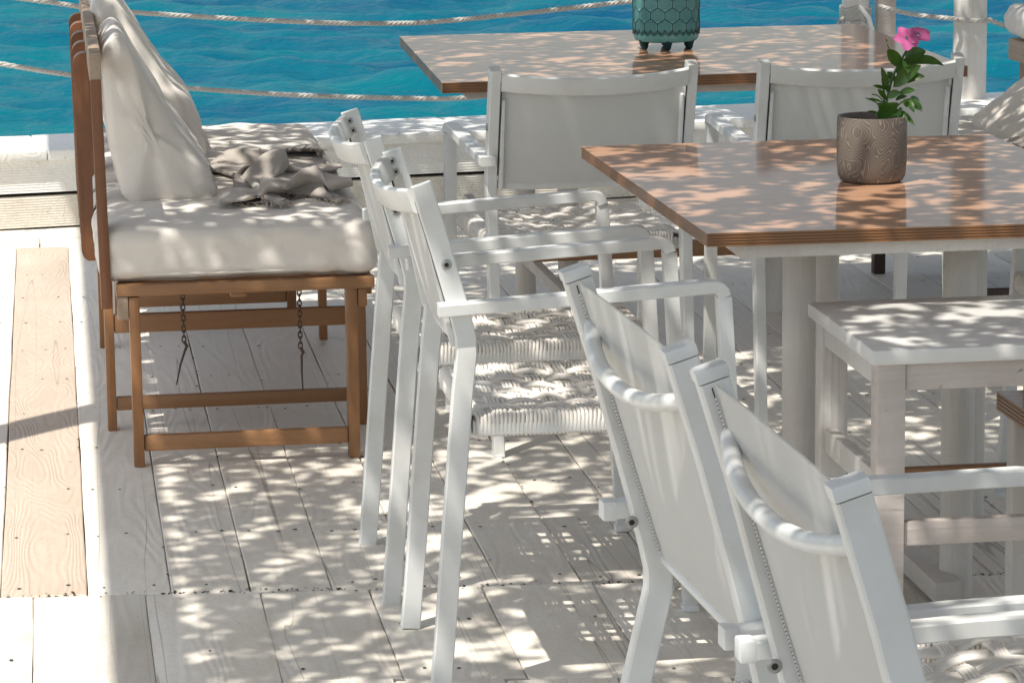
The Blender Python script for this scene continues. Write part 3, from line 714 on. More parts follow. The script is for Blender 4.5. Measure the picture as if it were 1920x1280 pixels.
for y in (-.215, .195): MB().span((-.184, y, .36), (.184, y+.02, .426), .003).build('apron', M['whitewood'], s2)

# ------------------------------------------------------------------ pots and the flower
pot = MB().lathe([(.0, .0), (.054, 0), (.060, .004), (.064, .012), (.0665, .035), (.067, .08), (.0665, .122), (.0655, .125), (.0615, .125), (.0605, .12), (.060, .07), (.055, .012), (0, .010)], 56).build('plant_pot', M['pot'])
pot.location = (1.540, 5.905, .7505); tag(pot, 'round brown ceramic pot with incised wavy lines on the near table', 'plant pot')
so_ = MB().lathe([(0, .107), (.03, .110), (.0595, .104)], 24).build('soil', M['soil'], pot)
plant = thing('flowering_plant', 'small green plant with pink blossoms growing in the brown pot', 'plant', (1.556, 5.89, .858))
KX = .00098
def pp(px, py, d=0): return Vector(((px-1656)*KX, d, (222-py)*KX+.018))
stem = MB()
def spline(P, n=14):
    out = []
    for i in range(len(P)-1):
        p0, p1, p2, p3 = P[max(i-1, 0)], P[i], P[i+1], P[min(i+2, len(P)-1)]
        for k in range(n): t = k/n; out.append(.5*((2*p1)+(p2-p0)*t+(2*p0-5*p1+4*p2-p3)*t*t+(3*p1-p0-3*p2+p3)*t**3))
    return out+[P[-1]]
stem.tube(spline([pp(1652, 240), pp(1660, 215), pp(1668, 178), pp(1676, 148), pp(1688, 122), pp(1702, 98), pp(1706, 84)]), .0024, 7)
stem.tube(spline([pp(1662, 238, .01), pp(1672, 215, -.01), pp(1688, 195, -.02), pp(1706, 188, -.02)]), .0018, 6)
stem.tube(spline([pp(1656, 236, .01), pp(1662, 205, .01), pp(1662, 180, .01), pp(1655, 150, .0)]), .0018, 6)
stem.tube(spline([pp(1688, 122), pp(1678, 105, .01), pp(1668, 85, .015)]), .0012, 6)
stem.tube(spline([pp(1690, 118), pp(1712, 104, -.005), pp(1722, 82, -.008)]), .0016, 6)
stem.tube(spline([pp(1664, 200), pp(1645, 182, -.01), pp(1632, 178, -.012)]), .0012, 6)
stem.tube(spline([pp(1664, 212), pp(1645, 196, .01), pp(1626, 188, .012)]), .0012, 6)
stem.build('stem', M['stem'], plant, ang=0)
def leaf(b, t, wd, d0=0, d1=0, roll=.5, droop=.18, name='leaf', m='leaf', fold=.25):
    b, t = pp(*b, d0), pp(*t, d1); ax = t-b; L = ax.length; ax.normalize()
    sd = ax.cross(Vector((0, -1, 0))); sd = sd.normalized() if sd.length > .1 else Vector((1, 0, 0)); nr = sd.cross(ax).normalized()
    sd = (sd*math.cos(roll)+nr*math.sin(roll)).normalized(); nr = sd.cross(ax).normalized()
    wd *= KX*.42; vs = []; n = 9
    for i in range(n+1):
        s = i/n; ww = wd*(math.sin(PI*min(1, s*.93+.05))**.75)*(1.08-.25*s) if 0 < s < 1 else wd*.06
        c = b+ax*L*s+Vector((0, 0, droop*L*(s-s*s)*1.6)); wv = .06*L*math.sin(7*s)
        vs += [c+sd*(ww*k)+nr*(abs(k)*ww*fold+wv*.3*k) for k in (-1, -.5, 0, .5, 1)]
    fs = [(i*5+j, i*5+j+1, (i+1)*5+j+1, (i+1)*5+j) for i in range(n) for j in range(4)]
    MB().add(vs, fs).build(name, M[m], plant, ang=0)
for a in [((1690, 128), (1660, 91), 30, 0, -.02, .3), ((1700, 116), (1741, 98), 34, 0, .0, .4), ((1700, 112), (1697, 138), 26, -.005, -.03, .2), ((1702, 126), (1776, 127), 27, 0, -.01, .75, .35),
          ((1676, 166), (1722, 122), 32, -.006, -.035, .25), ((1684, 164), (1737, 147), 27, 0, -.01, .6, .3), ((1668, 180), (1651, 126), 15, 0, -.01, .5), ((1668, 172), (1636, 162), 14, 0, .0, .9),
          ((1664, 192), (1644, 168), 13, 0, -.01, .5), ((1666, 200), (1624, 187), 10, 0, 0, 1.0), ((1645, 226), (1674, 192), 34, -.012, -.05, .15), ((1698, 188), (1708, 213), 18, -.02, -.04, .3),
          ((1706, 188), (1728, 209), 14, -.02, -.03, .6), ((1672, 222), (1712, 238), 20, 0, -.03, .4, .5), ((1688, 146), (1712, 120), 26, .01, .02, .3), ((1660, 160), (1690, 150), 22, .02, .02, .6),
          ((1680, 192), (1708, 186), 14, -.01, .01, .9), ((1652, 218), (1626, 212), 9, 0, 0, .9), ((1672, 150), (1660, 152), 18, .02, .02, .3), ((1660, 226), (1690, 212), 22, .0, -.02, .8),
          ((1664, 186), (1686, 174), 20, -.01, -.02, .5), ((1690, 205), (1676, 224), 14, -.015, -.03, .3), ((1676, 226), (1700, 222), 26, .01, .02, 1.0), ((1668, 82), (1666, 74), 4, .015, .015, .3), ((1692, 198), (1734, 216), 15, -.02, -.01, .7, .3), ((1684, 178), (1716, 172), 18, -.02, -.02, .7), ((1706, 186), (1732, 196), 12, -.02, 0, .9), ((1698, 140), (1728, 152), 20, .02, .02, .8), ((1666, 196), (1640, 205), 11, -.01, -.02, .7), ((1672, 212), (1650, 200), 14, .02, .02, .4), ((1682, 154), (1668, 138), 16, .01, .01, .3), ((1700, 204), (1688, 186), 13, -.02, -.04, .2)]:
    leaf(*a)
for (cx, cy, d, ns) in ((1698, 73, -.012, (.2, -.75, .55)), (1724, 68, -.004, (-.1, -.5, .85))):
    fl = thing('flower', '', '', (0, 0, 0)); del fl['label']; del fl['category']; fl.parent = plant
    c = pp(cx, cy, d); nz = Vector(ns).normalized(); q = nz.orthogonal().normalized(); b_ = nz.cross(q)
    for k in range(5):
        a = 2*PI*k/5+.3*cx; dr = q*math.cos(a)+b_*math.sin(a); sd = nz.cross(dr); vs = []
        for i in range(6):
            s = i/5; ww = .0122*math.sin(PI*min(.98, .10+s*.82))**.75*(1+.10*math.sin(9*s+k))
            vs += [c+dr*(.002+.024*s)+nz*(.005*math.sin(s*2.4)-.004*s)+sd*(ww*j)+nz*(.002*abs(j)) for j in (-1, -.4, .4, 1)]
        MB().add(vs, [(i*4+j, i*4+j+1, (i+1)*4+j+1, (i+1)*4+j) for i in range(5) for j in range(3)]).build('petal', M['petal'], fl, ang=0)
    MB().lathe([(0, 0), (.0022, .0005), (.002, .003), (0, .0035)], 8, c+nz*.003).build('flower_eye', M['stem'], fl)

tp = thing('plant_pot', 'teal glazed pot with dark feather pattern on small round feet, on the far table', 'plant pot', (1.655, 8.56, .7505))
RP = .0905
MB().lathe([(0, .03), (.07, .03), (.083, .033), (.0885, .042), (RP, .06), (RP, .185), (RP-.002, .19), (RP-.008, .19), (RP-.01, .18), (RP-.012, .06), (0, .05)], 72, (0, 0, -.010)).build('body', M['teal'], tp)
MB().lathe([(0, .165), (RP-.0105, .163)], 24).build('soil', M['soil'], tp)
for a in (262, 22, 142, 322, 202, 82):
    MB().lathe([(.005, 0), (.009, .003), (.0115, .014), (.014, .0205), (.015, .026)], 14, (.070*math.cos(R(a)), .070*math.sin(R(a)), 0)).build('foot', M['teal_dark'], tp)
orn = MB()
def ring_pt(a, z, e=.0006): return (math.cos(a)*(RP+e), math.sin(a)*(RP+e), z-.010)
nc = 14; da = 2*PI/nc; rh = .050
def line(a0, z0, a1, z1, r=.0014, n=6):
    orn.tube([ring_pt(a0+(a1-a0)*t/n, z0+(z1-z0)*t/n) for t in range(n+1)], r, 5)
for row in range(6):
    for c_ in range(nc):
        a = (c_+.5*(row % 2))*da; z0 = .062+row*rh*.62
        if z0+rh*.62 > .187: continue
        line(a-da/2, z0+rh*.0, a-da/2, z0+rh*.40, .0011)
        for s in (-1, 1):
            line(a+s*da/2, z0+rh*.40, a, z0+rh*.66, .0012)
            for k in range(1, 6): line(a+s*da/2*.80, z0+rh*.33-.0058*(k-1), a, z0+rh*.58-.0058*(k-.4), .00055, 4)
for c_ in range(nc*2):
    a = c_*da/2
    for k in range(3): line(a-da/4, .05+.004*k, a, .058+.004*k, .0008, 3); line(a+da/4, .05+.004*k, a, .058+.004*k, .0008, 3)
orn.build('relief_pattern', M['teal_dark'], tp, ang=0, kind='stuff')

# ------------------------------------------------------------------ wooden bench with cushions on the left
bn = thing('bench', 'folding brown wooden bench with slatted back and chains, at the left', 'bench', (.40, 7.95, 0))
O = Vector((.40, 7.95, 0))
def bl(lo, hi, name, m, bev=.004):
    return MB().span(tuple(Vector(lo)-O), tuple(Vector(hi)-O), bev).build(name, M[m], bn)
Y0, Y1 = 7.02, 8.88
bl((.146, Y0-.012, 0), (.170, Y0+.026, .385), 'leg', 'brown'); bl((.627, Y0-.012, 0), (.653, Y0+.026, .40), 'leg', 'brown')
bl((.096, 7.40, 0), (.118, 7.44, .355), 'leg', 'brown'); bl((.683, 7.36, 0), (.705, 7.40, .39), 'leg', 'brown')
bl((.146, Y1-.03, 0), (.170, Y1, .385), 'leg', 'brown'); bl((.627, Y1-.03, 0), (.653, Y1, .40), 'leg', 'brown')
bl((.096, 8.45, 0), (.118, 8.49, .355), 'leg', 'brown'); bl((.683, 8.45, 0), (.705, 8.49, .39), 'leg', 'brown')
bl((.1705, Y0-.004, .034), (.6265, Y0+.018, .070), 'stretcher', 'brownrail'); bl((.1185, 7.405, .048), (.6825, 7.425, .080), 'stretcher', 'brownrail')
bl((.1185, 7.405, .232), (.6825, 7.425, .276), 'stretcher', 'brownrail'); bl((.1705, 7.80, .27), (.6265, 7.82, .30), 'stretcher', 'brownrail')
bl((.1705, Y1-.02, .034), (.6265, Y1-.004, .07), 'stretcher', 'brownrail')
bl((.120, Y0-.016, .387), (.692, Y0+.03, .413), 'seat_rail', 'brownrail'); bl((.120, Y1-.03, .387), (.692, Y1+.01, .413), 'seat_rail', 'brownrail')
bl((.123, Y0+.032, .34), (.147, Y1-.032, .412), 'side_rail', 'brown'); bl((.664, Y0+.032, .365), (.690, Y1-.032, .412), 'side_rail', 'brown')
bl((.371, Y0-.002, .375), (.407, Y0+.06, .3865), 'latch_block', 'brownrail')
bl((.120, Y0-.013, .335), (.1455, Y0+.018, .3865), 'hinge_block', 'greywood'); bl((.654, Y0-.01, .345), (.675, Y0+.018, .3865), 'hinge_block', 'brown')
for k in range(9): bl((.1475, 7.10+k*.20, .392), (.6635, 7.10+k*.20+.15, .4125), 'seat_slat', 'brownrail')
# back: posts, top rail of blocks, upright slats with rounded ends
for y in (Y0+.01, 8.0, Y1-.05):
    MB().bar(Vector((.098, y, .36))-O, Vector((.091, y, .868))-O, .024, .045, (1, 0, 0), .004).build('back_post', M['brownslat'], bn)
for k in range(5):
    y0 = Y0-.01+k*.38; bl((.078, y0, .862), (.104, y0+.372, .927), 'top_rail', 'greywood', .005)
def slat(y, wd):
    """upright board, its outer corners rounded off at the top and the foot"""
    n = 7; P = [(.082, .40), (.082, .885)]
    P += [(.072-.024*math.sin(PI/2*i/n), .860+.025*math.cos(PI/2*i/n)) for i in range(n+1)]
    P += [(.050+.018*(1-math.cos(PI/2*i/n)), .432-.032*math.sin(PI/2*i/n)) for i in range(n+1)]
    P = [(x+.014*(.45-z)*.3, z) for x, z in P]; k = len(P)
    vs = [(x-O.x, y-O.y, z) for x, z in P]+[(x-O.x, y+wd-O.y, z) for x, z in P]
    MB().add(vs, [tuple(range(k)), tuple(range(2*k-1, k-1, -1))]+[(i, k+i, k+(i+1) % k, (i+1) % k) for i in range(k)]).build('back_slat', M['brownslat'], bn, ang=50)
for k in range(5): slat(7.44+.27*k, .055)
bolt_mb(Vector((.107, 7.399, .335))-O, (0, -1, 0), .008).build('bolt', [M['dark'], M['dark']], bn)
def chain(x, y, z1, links, tail, label):
    mb = MB(); z = z1
    for k in range(links):
        c = []; rot = PI/2*(k % 2)
        for j in range(12):
            a = 2*PI*j/12; u = .0042*math.cos(a); v = .0085*math.sin(a); c.append((x+u*math.cos(rot)-O.x, y+u*math.sin(rot)-O.y, z+v))
        mb.tube(c, .0017, 5, closed=True); z -= .0122
    z += .008
    mb.tube([(x-O.x, y-O.y, z), (x+.006-O.x, y-O.y, z-.012), (x+.002-O.x, y-O.y, z-.02), (x+tail*.5-O.x, y-O.y, z-.055), (x+tail-O.x, y-O.y, z-.10)], [.003, .004, .003, .0024, .0016], 6)
    mb.build('chain', M['chain'], bn)
chain(.270, 7.14, .384, 11, -.020, ''); chain(.533, 7.14, .384, 13, .003, '')
# white sheet hanging under the far end
def hang(u, v): return (.60-.40+.17*(u-.5)+.02*v-.0, 8.84-7.95+.02*math.sin(u*9)+.05*v, .36-.17*v*(1-abs(u-.45)*1.1)+.004*math.sin(u*14))
a = MB().grid(hang, 20, 12); a.build('cloth_tie', M['linen'], bn, ang=0)
cu = puffy((.391, 7.96, .4765), (.312, .945, .0615), .036, 46, .0060, .012, 2)
o = cu.build('seat_cushion', M['cushion'], ang=0, origin=(.40, 7.95, .414)); tag(o, 'thick ivory seat cushion lying on the left wooden bench', 'cushion')
pm = MB()
for z, k in ((.432, 1), ):
    e = []
    for i in range(60):
        a = 2*PI*i/60; c_, s_ = math.cos(a), math.sin(a); p = 8
        e.append((.391+.308*math.copysign(abs(c_)**(2/p), c_), 7.96+.941*math.copysign(abs(s_)**(2/p), s_), z))
    pm.tube(e, .0035, 6, closed=True)
pm.build('piping', M['cushion'], o, ang=0).matrix_parent_inverse = Matrix.Translation((-.40, -7.95, -.414))

def pillow(profile, y0, y1, seed, label, dx=0.0):
    """a sagging pillow leaning on the bench back: an outline in x-z carried along y with pinched ends"""
    P = [Vector((x+dx, 0, z)) for x, z in profile]; ctr = sum(P, Vector())/len(P)
    S = spline([P[-1]]+P+[P[0], P[1]], 9)[9:-9]; S = S[:9*len(P)]
    n = len(S); m = 44; mb = MB(); vs = []
    for j in range(m+1):
        v = j/m; e = 1-abs(2*v-1); k = min(1, (e/.10))**.34 if e > 0 else 0; k = .16+.84*k
        for i, p in enumerate(S):
            q = ctr+(p-ctr)*k; y = y0+(y1-y0)*v
            y += (1-k)*0+.010*noise.noise((p.x*14+seed, p.z*9, 0))
            d = (p-ctr).normalized()
            rad = abs(noise.noise((p.x*16+seed, y*7, p.z*5)))*.013-.004+fbm(p.x*9+seed, y*9, p.z*9, 3)*.004
            fold = -.010*math.exp(-((q.z-.60-.02*math.sin(y*9+seed))/.010)**2)*(1 if p.x > .2 else .2)
            vs.append(q+d*(rad+fold)*min(1, k*1.2)+Vector((0, y, 0)))
    mb.add(vs, [(j*n+i, (j+1)*n+i, (j+1)*n+(i+1) % n, j*n+(i+1) % n) for j in range(m) for i in range(n)]+[tuple(range(n)), tuple(m*n+i for i in range(n-1, -1, -1))])
    o = mb.build('back_cushion', M['cushion'], ang=0, origin=(.2, (y0+y1)/2, .54))
    return tag(o, label, 'cushion', 'ivory cushions leaning on the bench back')
prof1 = [(.165, .536), (.130, .62), (.116, .74), (.112, .87), (.125, .915), (.158, .925), (.205, .845), (.262, .745), (.325, .650), (.362, .590), (.352, .542), (.26, .530)]
pillow(prof1, 7.36, 7.98, 1, 'ivory back cushion leaning on the bench, nearer one with its end in view')
prof2 = [(.165, .536), (.130, .62), (.112, .74), (.100, .88), (.105, .955), (.150, .965), (.215, .875), (.280, .765), (.345, .69), (.372, .62), (.365, .545), (.26, .530)]
pillow(prof2, 8.02, 8.72, 5, 'ivory back cushion leaning on the bench, farther one half hidden behind the nearer')

# ------------------------------------------------------------------ throw blanket
# a dropped cloth, folded and crumpled: 35 rows of 27 points, x y z in 255ths of its size
CLOTH = np.array([
    27, 15, 8, 38, 17, 3, 52, 19, 10, 68, 20, 3, 85, 20, 14, 100, 18, 6, 110, 14, 37, 109, 8, 9, 103, 2, 15, 94, 0, 9, 85, 2, 3, 76, 8, 19, 75, 19, 13, 73, 29, 91, 87, 35, 9, 110, 37, 8, 132, 35, 8, 149, 31, 9, 161, 24, 2, 167, 16, 7, 172, 9, 7, 177, 4, 8, 177, 1, 17, 179, 2, 3, 181, 5, 7, 186, 12, 10, 194, 22, 9,
    24, 27, 10, 36, 29, 8, 51, 31, 3, 68, 33, 9, 85, 33, 14, 99, 31, 14, 103, 26, 23, 102, 21, 15, 95, 17, 3, 87, 16, 13, 79, 19, 36, 76, 28, 46, 71, 39, 20, 77, 50, 74, 99, 53, 62, 122, 53, 66, 141, 54, 9, 157, 49, 9, 167, 42, 2, 173, 35, 12, 176, 28, 15, 176, 24, 5, 173, 21, 13, 171, 21, 16, 173, 26, 9, 179, 34, 10, 188, 46, 9,
    22, 32, 6, 32, 39, 3, 46, 45, 14, 64, 47, 17, 80, 47, 12, 93, 45, 8, 98, 41, 25, 95, 37, 46, 88, 34, 62, 81, 34, 32, 74, 39, 7, 71, 48, 54, 78, 44, 177, 94, 38, 92, 114, 36, 9, 135, 37, 23, 145, 42, 138, 145, 42, 127, 158, 40, 117, 166, 45, 92, 171, 45, 32, 170, 40, 9, 167, 37, 2, 166, 39, 5, 168, 45, 21, 175, 53, 58, 192, 59, 77,
    22, 46, 38, 26, 43, 143, 43, 41, 124, 58, 42, 49, 73, 43, 52, 83, 45, 98, 86, 49, 88, 87, 51, 61, 80, 50, 51, 73, 49, 103, 73, 43, 169, 79, 33, 170, 90, 26, 85, 107, 22, 13, 127, 22, 54, 127, 37, 101, 133, 45, 36, 145, 51, 60, 152, 48, 112, 156, 43, 165, 164, 44, 132, 168, 43, 108, 167, 43, 94, 166, 43, 116, 174, 46, 124, 187, 49, 72, 205, 54, 43,
    8, 33, 15, 24, 29, 36, 40, 26, 94, 56, 27, 63, 67, 29, 12, 73, 32, 45, 77, 36, 50, 78, 37, 67, 73, 36, 105, 74, 31, 150, 82, 25, 138, 88, 18, 79, 102, 13, 26, 114, 16, 74, 114, 29, 83, 122, 41, 32, 131, 51, 4, 142, 55, 39, 151, 52, 84, 153, 46, 138, 160, 43, 159, 167, 40, 148, 167, 39, 130, 170, 40, 129, 178, 45, 121, 192, 50, 72, 209, 54, 22,
    3, 18, 7, 20, 15, 9, 39, 14, 14, 55, 14, 88, 62, 17, 17, 69, 22, 46, 72, 25, 52, 72, 26, 55, 76, 24, 103, 83, 20, 127, 88, 14, 83, 98, 9, 60, 112, 10, 67, 121, 22, 59, 112, 33, 35, 123, 44, 2, 133, 54, 35, 145, 54, 75, 153, 50, 120, 156, 44, 166, 165, 40, 170, 165, 36, 125, 165, 35, 111, 169, 37, 103, 179, 40, 107, 192, 46, 79, 209, 46, 12,
    0, 7, 11, 18, 7, 5, 38, 7, 2, 51, 8, 93, 59, 14, 14, 66, 18, 37, 70, 21, 43, 75, 21, 67, 81, 19, 102, 86, 15, 117, 91, 9, 75, 102, 7, 84, 112, 14, 42, 119, 27, 75, 112, 40, 11, 125, 48, 72, 141, 50, 107, 152, 48, 156, 159, 42, 189, 164, 35, 185, 163, 29, 130, 165, 26, 92, 166, 24, 83, 170, 26, 109, 180, 30, 114, 193, 34, 132, 209, 33, 77,
    1, 5, 36, 20, 5, 7, 40, 6, 5, 54, 9, 87, 61, 17, 23, 68, 20, 40, 75, 19, 41, 79, 21, 39, 81, 17, 65, 86, 18, 120, 90, 12, 114, 97, 8, 59, 105, 18, 102, 111, 28, 16, 125, 37, 91, 137, 43, 186, 153, 41, 217, 161, 33, 204, 161, 26, 165, 160, 21, 98, 166, 20, 33, 172, 20, 5, 174, 20, 3, 179, 18, 28, 183, 22, 66, 196, 24, 91, 212, 21, 163,
    5, 3, 78, 26, 2, 47, 48, 3, 57, 62, 13, 66, 73, 19, 20, 82, 19, 29, 86, 23, 7, 81, 25, 12, 80, 23, 6, 84, 18, 13, 90, 17, 74, 98, 15, 90, 108, 12, 95, 120, 22, 162, 137, 29, 221, 152, 35, 183, 155, 26, 144, 159, 25, 46, 167, 28, 2, 176, 30, 17, 183, 30, 58, 188, 32, 45, 188, 33, 54, 186, 34, 24, 192, 28, 64, 199, 30, 27, 217, 29, 18,
    13, 9, 13, 36, 11, 10, 57, 15, 9, 75, 21, 9, 86, 28, 11, 88, 36, 18, 85, 40, 46, 80, 42, 39, 77, 39, 61, 79, 34, 60, 86, 29, 31, 98, 27, 9, 115, 27, 16, 134, 30, 61, 151, 37, 110, 151, 34, 39, 165, 35, 3, 176, 38, 44, 184, 40, 77, 188, 42, 29, 181, 43, 10, 179, 43, 43, 178, 42, 46, 183, 44, 26, 189, 42, 19, 205, 40, 60, 218, 42, 53,
    22, 27, 9, 45, 31, 9, 66, 36, 9, 82, 42, 40, 87, 50, 71, 80, 55, 66, 77, 59, 55, 75, 60, 21, 79, 58, 18, 80, 53, 17, 84, 48, 9, 99, 46, 21, 117, 46, 14, 137, 49, 52, 147, 49, 10, 164, 48, 12, 179, 49, 20, 187, 52, 75, 181, 54, 59, 174, 54, 36, 171, 55, 56, 170, 55, 46, 170, 54, 22, 177, 51, 42, 184, 48, 48, 201, 51, 9, 218, 53, 42,
    32, 50, 9, 55, 53, 9, 75, 59, 36, 81, 63, 14, 85, 68, 11, 84, 73, 66, 80, 77, 81, 75, 78, 85, 73, 74, 76, 69, 69, 24, 83, 66, 9, 100, 64, 9, 119, 63, 9, 138, 64, 19, 156, 64, 19, 172, 63, 8, 180, 63, 84, 174, 63, 69, 171, 64, 77, 170, 65, 79, 169, 62, 78, 168, 63, 73, 172, 62, 91, 173, 62, 68, 185, 62, 9, 202, 64, 9, 218, 67, 11,
    41, 72, 9, 64, 75, 9, 82, 79, 12, 90, 82, 26, 93, 88, 10, 87, 92, 5, 86, 92, 21, 85, 92, 22, 78, 90, 7, 68, 86, 31, 83, 82, 49, 102, 80, 33, 122, 79, 10, 142, 79, 10, 158, 79, 19, 172, 78, 15, 182, 76, 2, 183, 73, 48, 176, 72, 63, 175, 71, 69, 171, 71, 58, 170, 72, 50, 172, 76, 31, 170, 77, 9, 186, 80, 9, 204, 83, 9, 222, 87, 9,
    49, 90, 20, 70, 94, 18, 83, 95, 35, 88, 98, 40, 85, 94, 11, 83, 95, 5, 77, 93, 9, 74, 95, 8, 70, 97, 48, 73, 97, 56, 85, 96, 49, 105, 95, 9, 125, 95, 37, 142, 96, 9, 157, 96, 31, 168, 95, 16, 177, 93, 5, 184, 90, 18, 184, 89, 76, 180, 88, 94, 177, 88, 102, 176, 91, 100, 170, 94, 86, 174, 98, 9, 191, 102, 9, 209, 106, 9, 226, 111, 9,
    55, 104, 39, 73, 107, 44, 78, 105, 2, 72, 100, 26, 73, 95, 22, 70, 94, 33, 70, 96, 7, 69, 102, 7, 70, 108, 50, 78, 111, 79, 91, 109, 30, 110, 110, 51, 125, 111, 66, 141, 114, 9, 152, 114, 60, 160, 113, 8, 166, 110, 19, 170, 106, 58, 175, 105, 17, 176, 104, 44, 175, 105, 50, 175, 107, 28, 178, 112, 57, 187, 116, 11, 196, 125, 9, 215, 129, 9, 232, 134, 9,
    62, 112, 86, 72, 117, 8, 82, 114, 34, 81, 109, 10, 80, 107, 10, 75, 107, 53, 68, 111, 57, 67, 116, 35, 75, 121, 10, 83, 121, 74, 90, 116, 105, 105, 121, 118, 123, 129, 46, 139, 133, 15, 152, 133, 14, 155, 131, 57, 158, 126, 69, 157, 123, 14, 163, 121, 4, 167, 121, 22, 168, 121, 21, 166, 124, 53, 175, 129, 49, 186, 136, 10, 202, 143, 9, 220, 149, 19, 236, 152, 64,
    79, 116, 79, 72, 127, 68, 74, 126, 7, 77, 123, 2, 77, 122, 5, 69, 123, 35, 77, 126, 11, 84, 129, 41, 94, 126, 92, 87, 117, 89, 100, 117, 179, 117, 128, 197, 133, 138, 134, 143, 147, 72, 149, 149, 17, 155, 146, 10, 158, 140, 10, 160, 138, 62, 159, 135, 53, 160, 135, 15, 160, 135, 16, 166, 137, 27, 176, 136, 76, 192, 138, 82, 210, 141, 79, 228, 142, 80, 241, 146, 61,
    98, 118, 137, 93, 127, 75, 87, 132, 57, 83, 134, 43, 82, 130, 90, 88, 128, 83, 95, 123, 89, 97, 116, 69, 92, 109, 11, 103, 107, 69, 120, 115, 111, 135, 123, 207, 147, 131, 100, 145, 141, 122, 142, 149, 110, 149, 149, 74, 156, 149, 51, 164, 145, 25, 160, 139, 40, 160, 136, 49, 161, 136, 51, 167, 136, 40, 179, 134, 21, 196, 137, 31, 214, 139, 39, 232, 142, 62, 241, 146, 31,
    107, 107, 80, 104, 115, 17, 100, 121, 12, 94, 121, 10, 89, 119, 9, 92, 114, 36, 95, 108, 33, 94, 101, 8, 105, 100, 36, 119, 105, 24, 133, 111, 104, 146, 120, 210, 149, 132, 156, 140, 138, 92, 139, 145, 111, 147, 147, 106, 156, 145, 78, 162, 142, 37, 161, 136, 15, 156, 134, 25, 156, 135, 41, 164, 134, 20, 177, 135, 3, 194, 136, 7, 212, 138, 13, 230, 140, 21, 244, 140, 48,
    109, 96, 38, 104, 104, 5, 105, 110, 9, 99, 111, 27, 92, 109, 10, 91, 104, 25, 96, 99, 7, 102, 95, 17, 113, 95, 14, 126, 101, 25, 137, 108, 119, 150, 118, 201, 148, 130, 151, 141, 139, 113, 145, 143, 93, 154, 143, 98, 163, 140, 52, 158, 135, 6, 151, 133, 55, 148, 131, 84, 150, 129, 79, 158, 128, 63, 173, 128, 41, 190, 127, 6, 209, 128, 15, 226, 129, 19, 239, 129, 31,
    110, 91, 30, 105, 100, 10, 105, 106, 25, 98, 107, 10, 89, 106, 13, 94, 101, 8, 96, 96, 26, 102, 93, 14, 112, 94, 16, 125, 99, 42, 134, 109, 112, 151, 115, 143, 143, 127, 88, 149, 136, 83, 159, 139, 103, 164, 136, 28, 154, 130, 28, 148, 127, 118, 141, 122, 143, 138, 119, 126, 142, 118, 111, 152, 118, 91, 167, 120, 55, 184, 117, 86, 203, 117, 88, 220, 116, 87, 232, 113, 65,
    110, 94, 51, 105, 103, 42, 98, 106, 9, 91, 104, 32, 84, 104, 6, 88, 104, 58, 91, 102, 22, 95, 99, 29, 105, 98, 9, 119, 100, 12, 136, 105, 20, 153, 112, 16, 159, 123, 79, 166, 132, 50, 157, 130, 7, 150, 126, 93, 139, 122, 144, 131, 121, 67, 132, 125, 5, 133, 129, 5, 134, 128, 7, 144, 125, 2, 160, 121, 37, 179, 120, 9, 198, 121, 12, 214, 122, 15, 225, 125, 45,
    97, 101, 79, 89, 104, 9, 83, 109, 13, 85, 115, 50, 77, 116, 58, 79, 116, 31, 80, 114, 25, 85, 111, 11, 95, 111, 17, 110, 114, 9, 127, 119, 10, 143, 127, 9, 154, 136, 36, 150, 129, 108, 140, 125, 129, 129, 125, 81, 137, 129, 10, 134, 138, 44, 138, 143, 26, 138, 146, 31, 137, 143, 77, 139, 137, 2, 155, 133, 50, 174, 133, 18, 193, 133, 10, 209, 135, 30, 214, 133, 34,
    79, 115, 56, 80, 121, 3, 81, 128, 33, 75, 131, 28, 67, 132, 38, 66, 132, 26, 67, 130, 6, 73, 128, 11, 85, 128, 9, 100, 131, 9, 117, 137, 9, 131, 143, 49, 132, 137, 134, 130, 132, 55, 128, 135, 34, 142, 138, 26, 129, 145, 33, 126, 152, 8, 120, 153, 20, 120, 154, 22, 124, 149, 4, 133, 144, 77, 152, 145, 33, 174, 144, 11, 193, 145, 22, 208, 144, 3, 217, 143, 12,
    64, 134, 12, 67, 142, 26, 68, 149, 32, 62, 150, 6, 59, 151, 43, 58, 150, 38, 56, 147, 50, 64, 147, 17, 77, 147, 9, 93, 150, 10, 106, 150, 96, 117, 149, 51, 130, 147, 55, 132, 148, 40, 137, 149, 65, 132, 152, 33, 120, 150, 31, 115, 151, 21, 114, 150, 22, 116, 151, 19, 118, 152, 85, 136, 156, 82, 157, 157, 63, 178, 158, 33, 197, 158, 10, 211, 157, 24, 219, 156, 39,
    50, 155, 5, 52, 162, 37, 52, 166, 2, 46, 166, 4, 43, 166, 25, 44, 165, 24, 48, 164, 4, 58, 164, 21, 73, 165, 10, 89, 166, 63, 105, 165, 9, 121, 164, 42, 133, 162, 24, 136, 161, 43, 132, 163, 39, 122, 164, 63, 112, 164, 10, 106, 164, 18, 105, 163, 32, 111, 164, 53, 122, 165, 9, 142, 168, 9, 165, 172, 9, 187, 174, 9, 206, 175, 9, 218, 175, 7, 224, 173, 32,
    44, 174, 35, 42, 176, 74, 39, 179, 62, 36, 181, 42, 36, 181, 14, 39, 181, 15, 46, 180, 7, 59, 180, 9, 75, 181, 9, 93, 181, 9, 111, 180, 17, 127, 179, 15, 139, 177, 20, 147, 174, 47, 139, 176, 69, 132, 175, 26, 123, 177, 13, 119, 176, 27, 120, 176, 34, 125, 178, 37, 133, 183, 38, 153, 188, 9, 177, 192, 9, 200, 194, 9, 217, 196, 9, 228, 195, 10, 232, 193, 12,
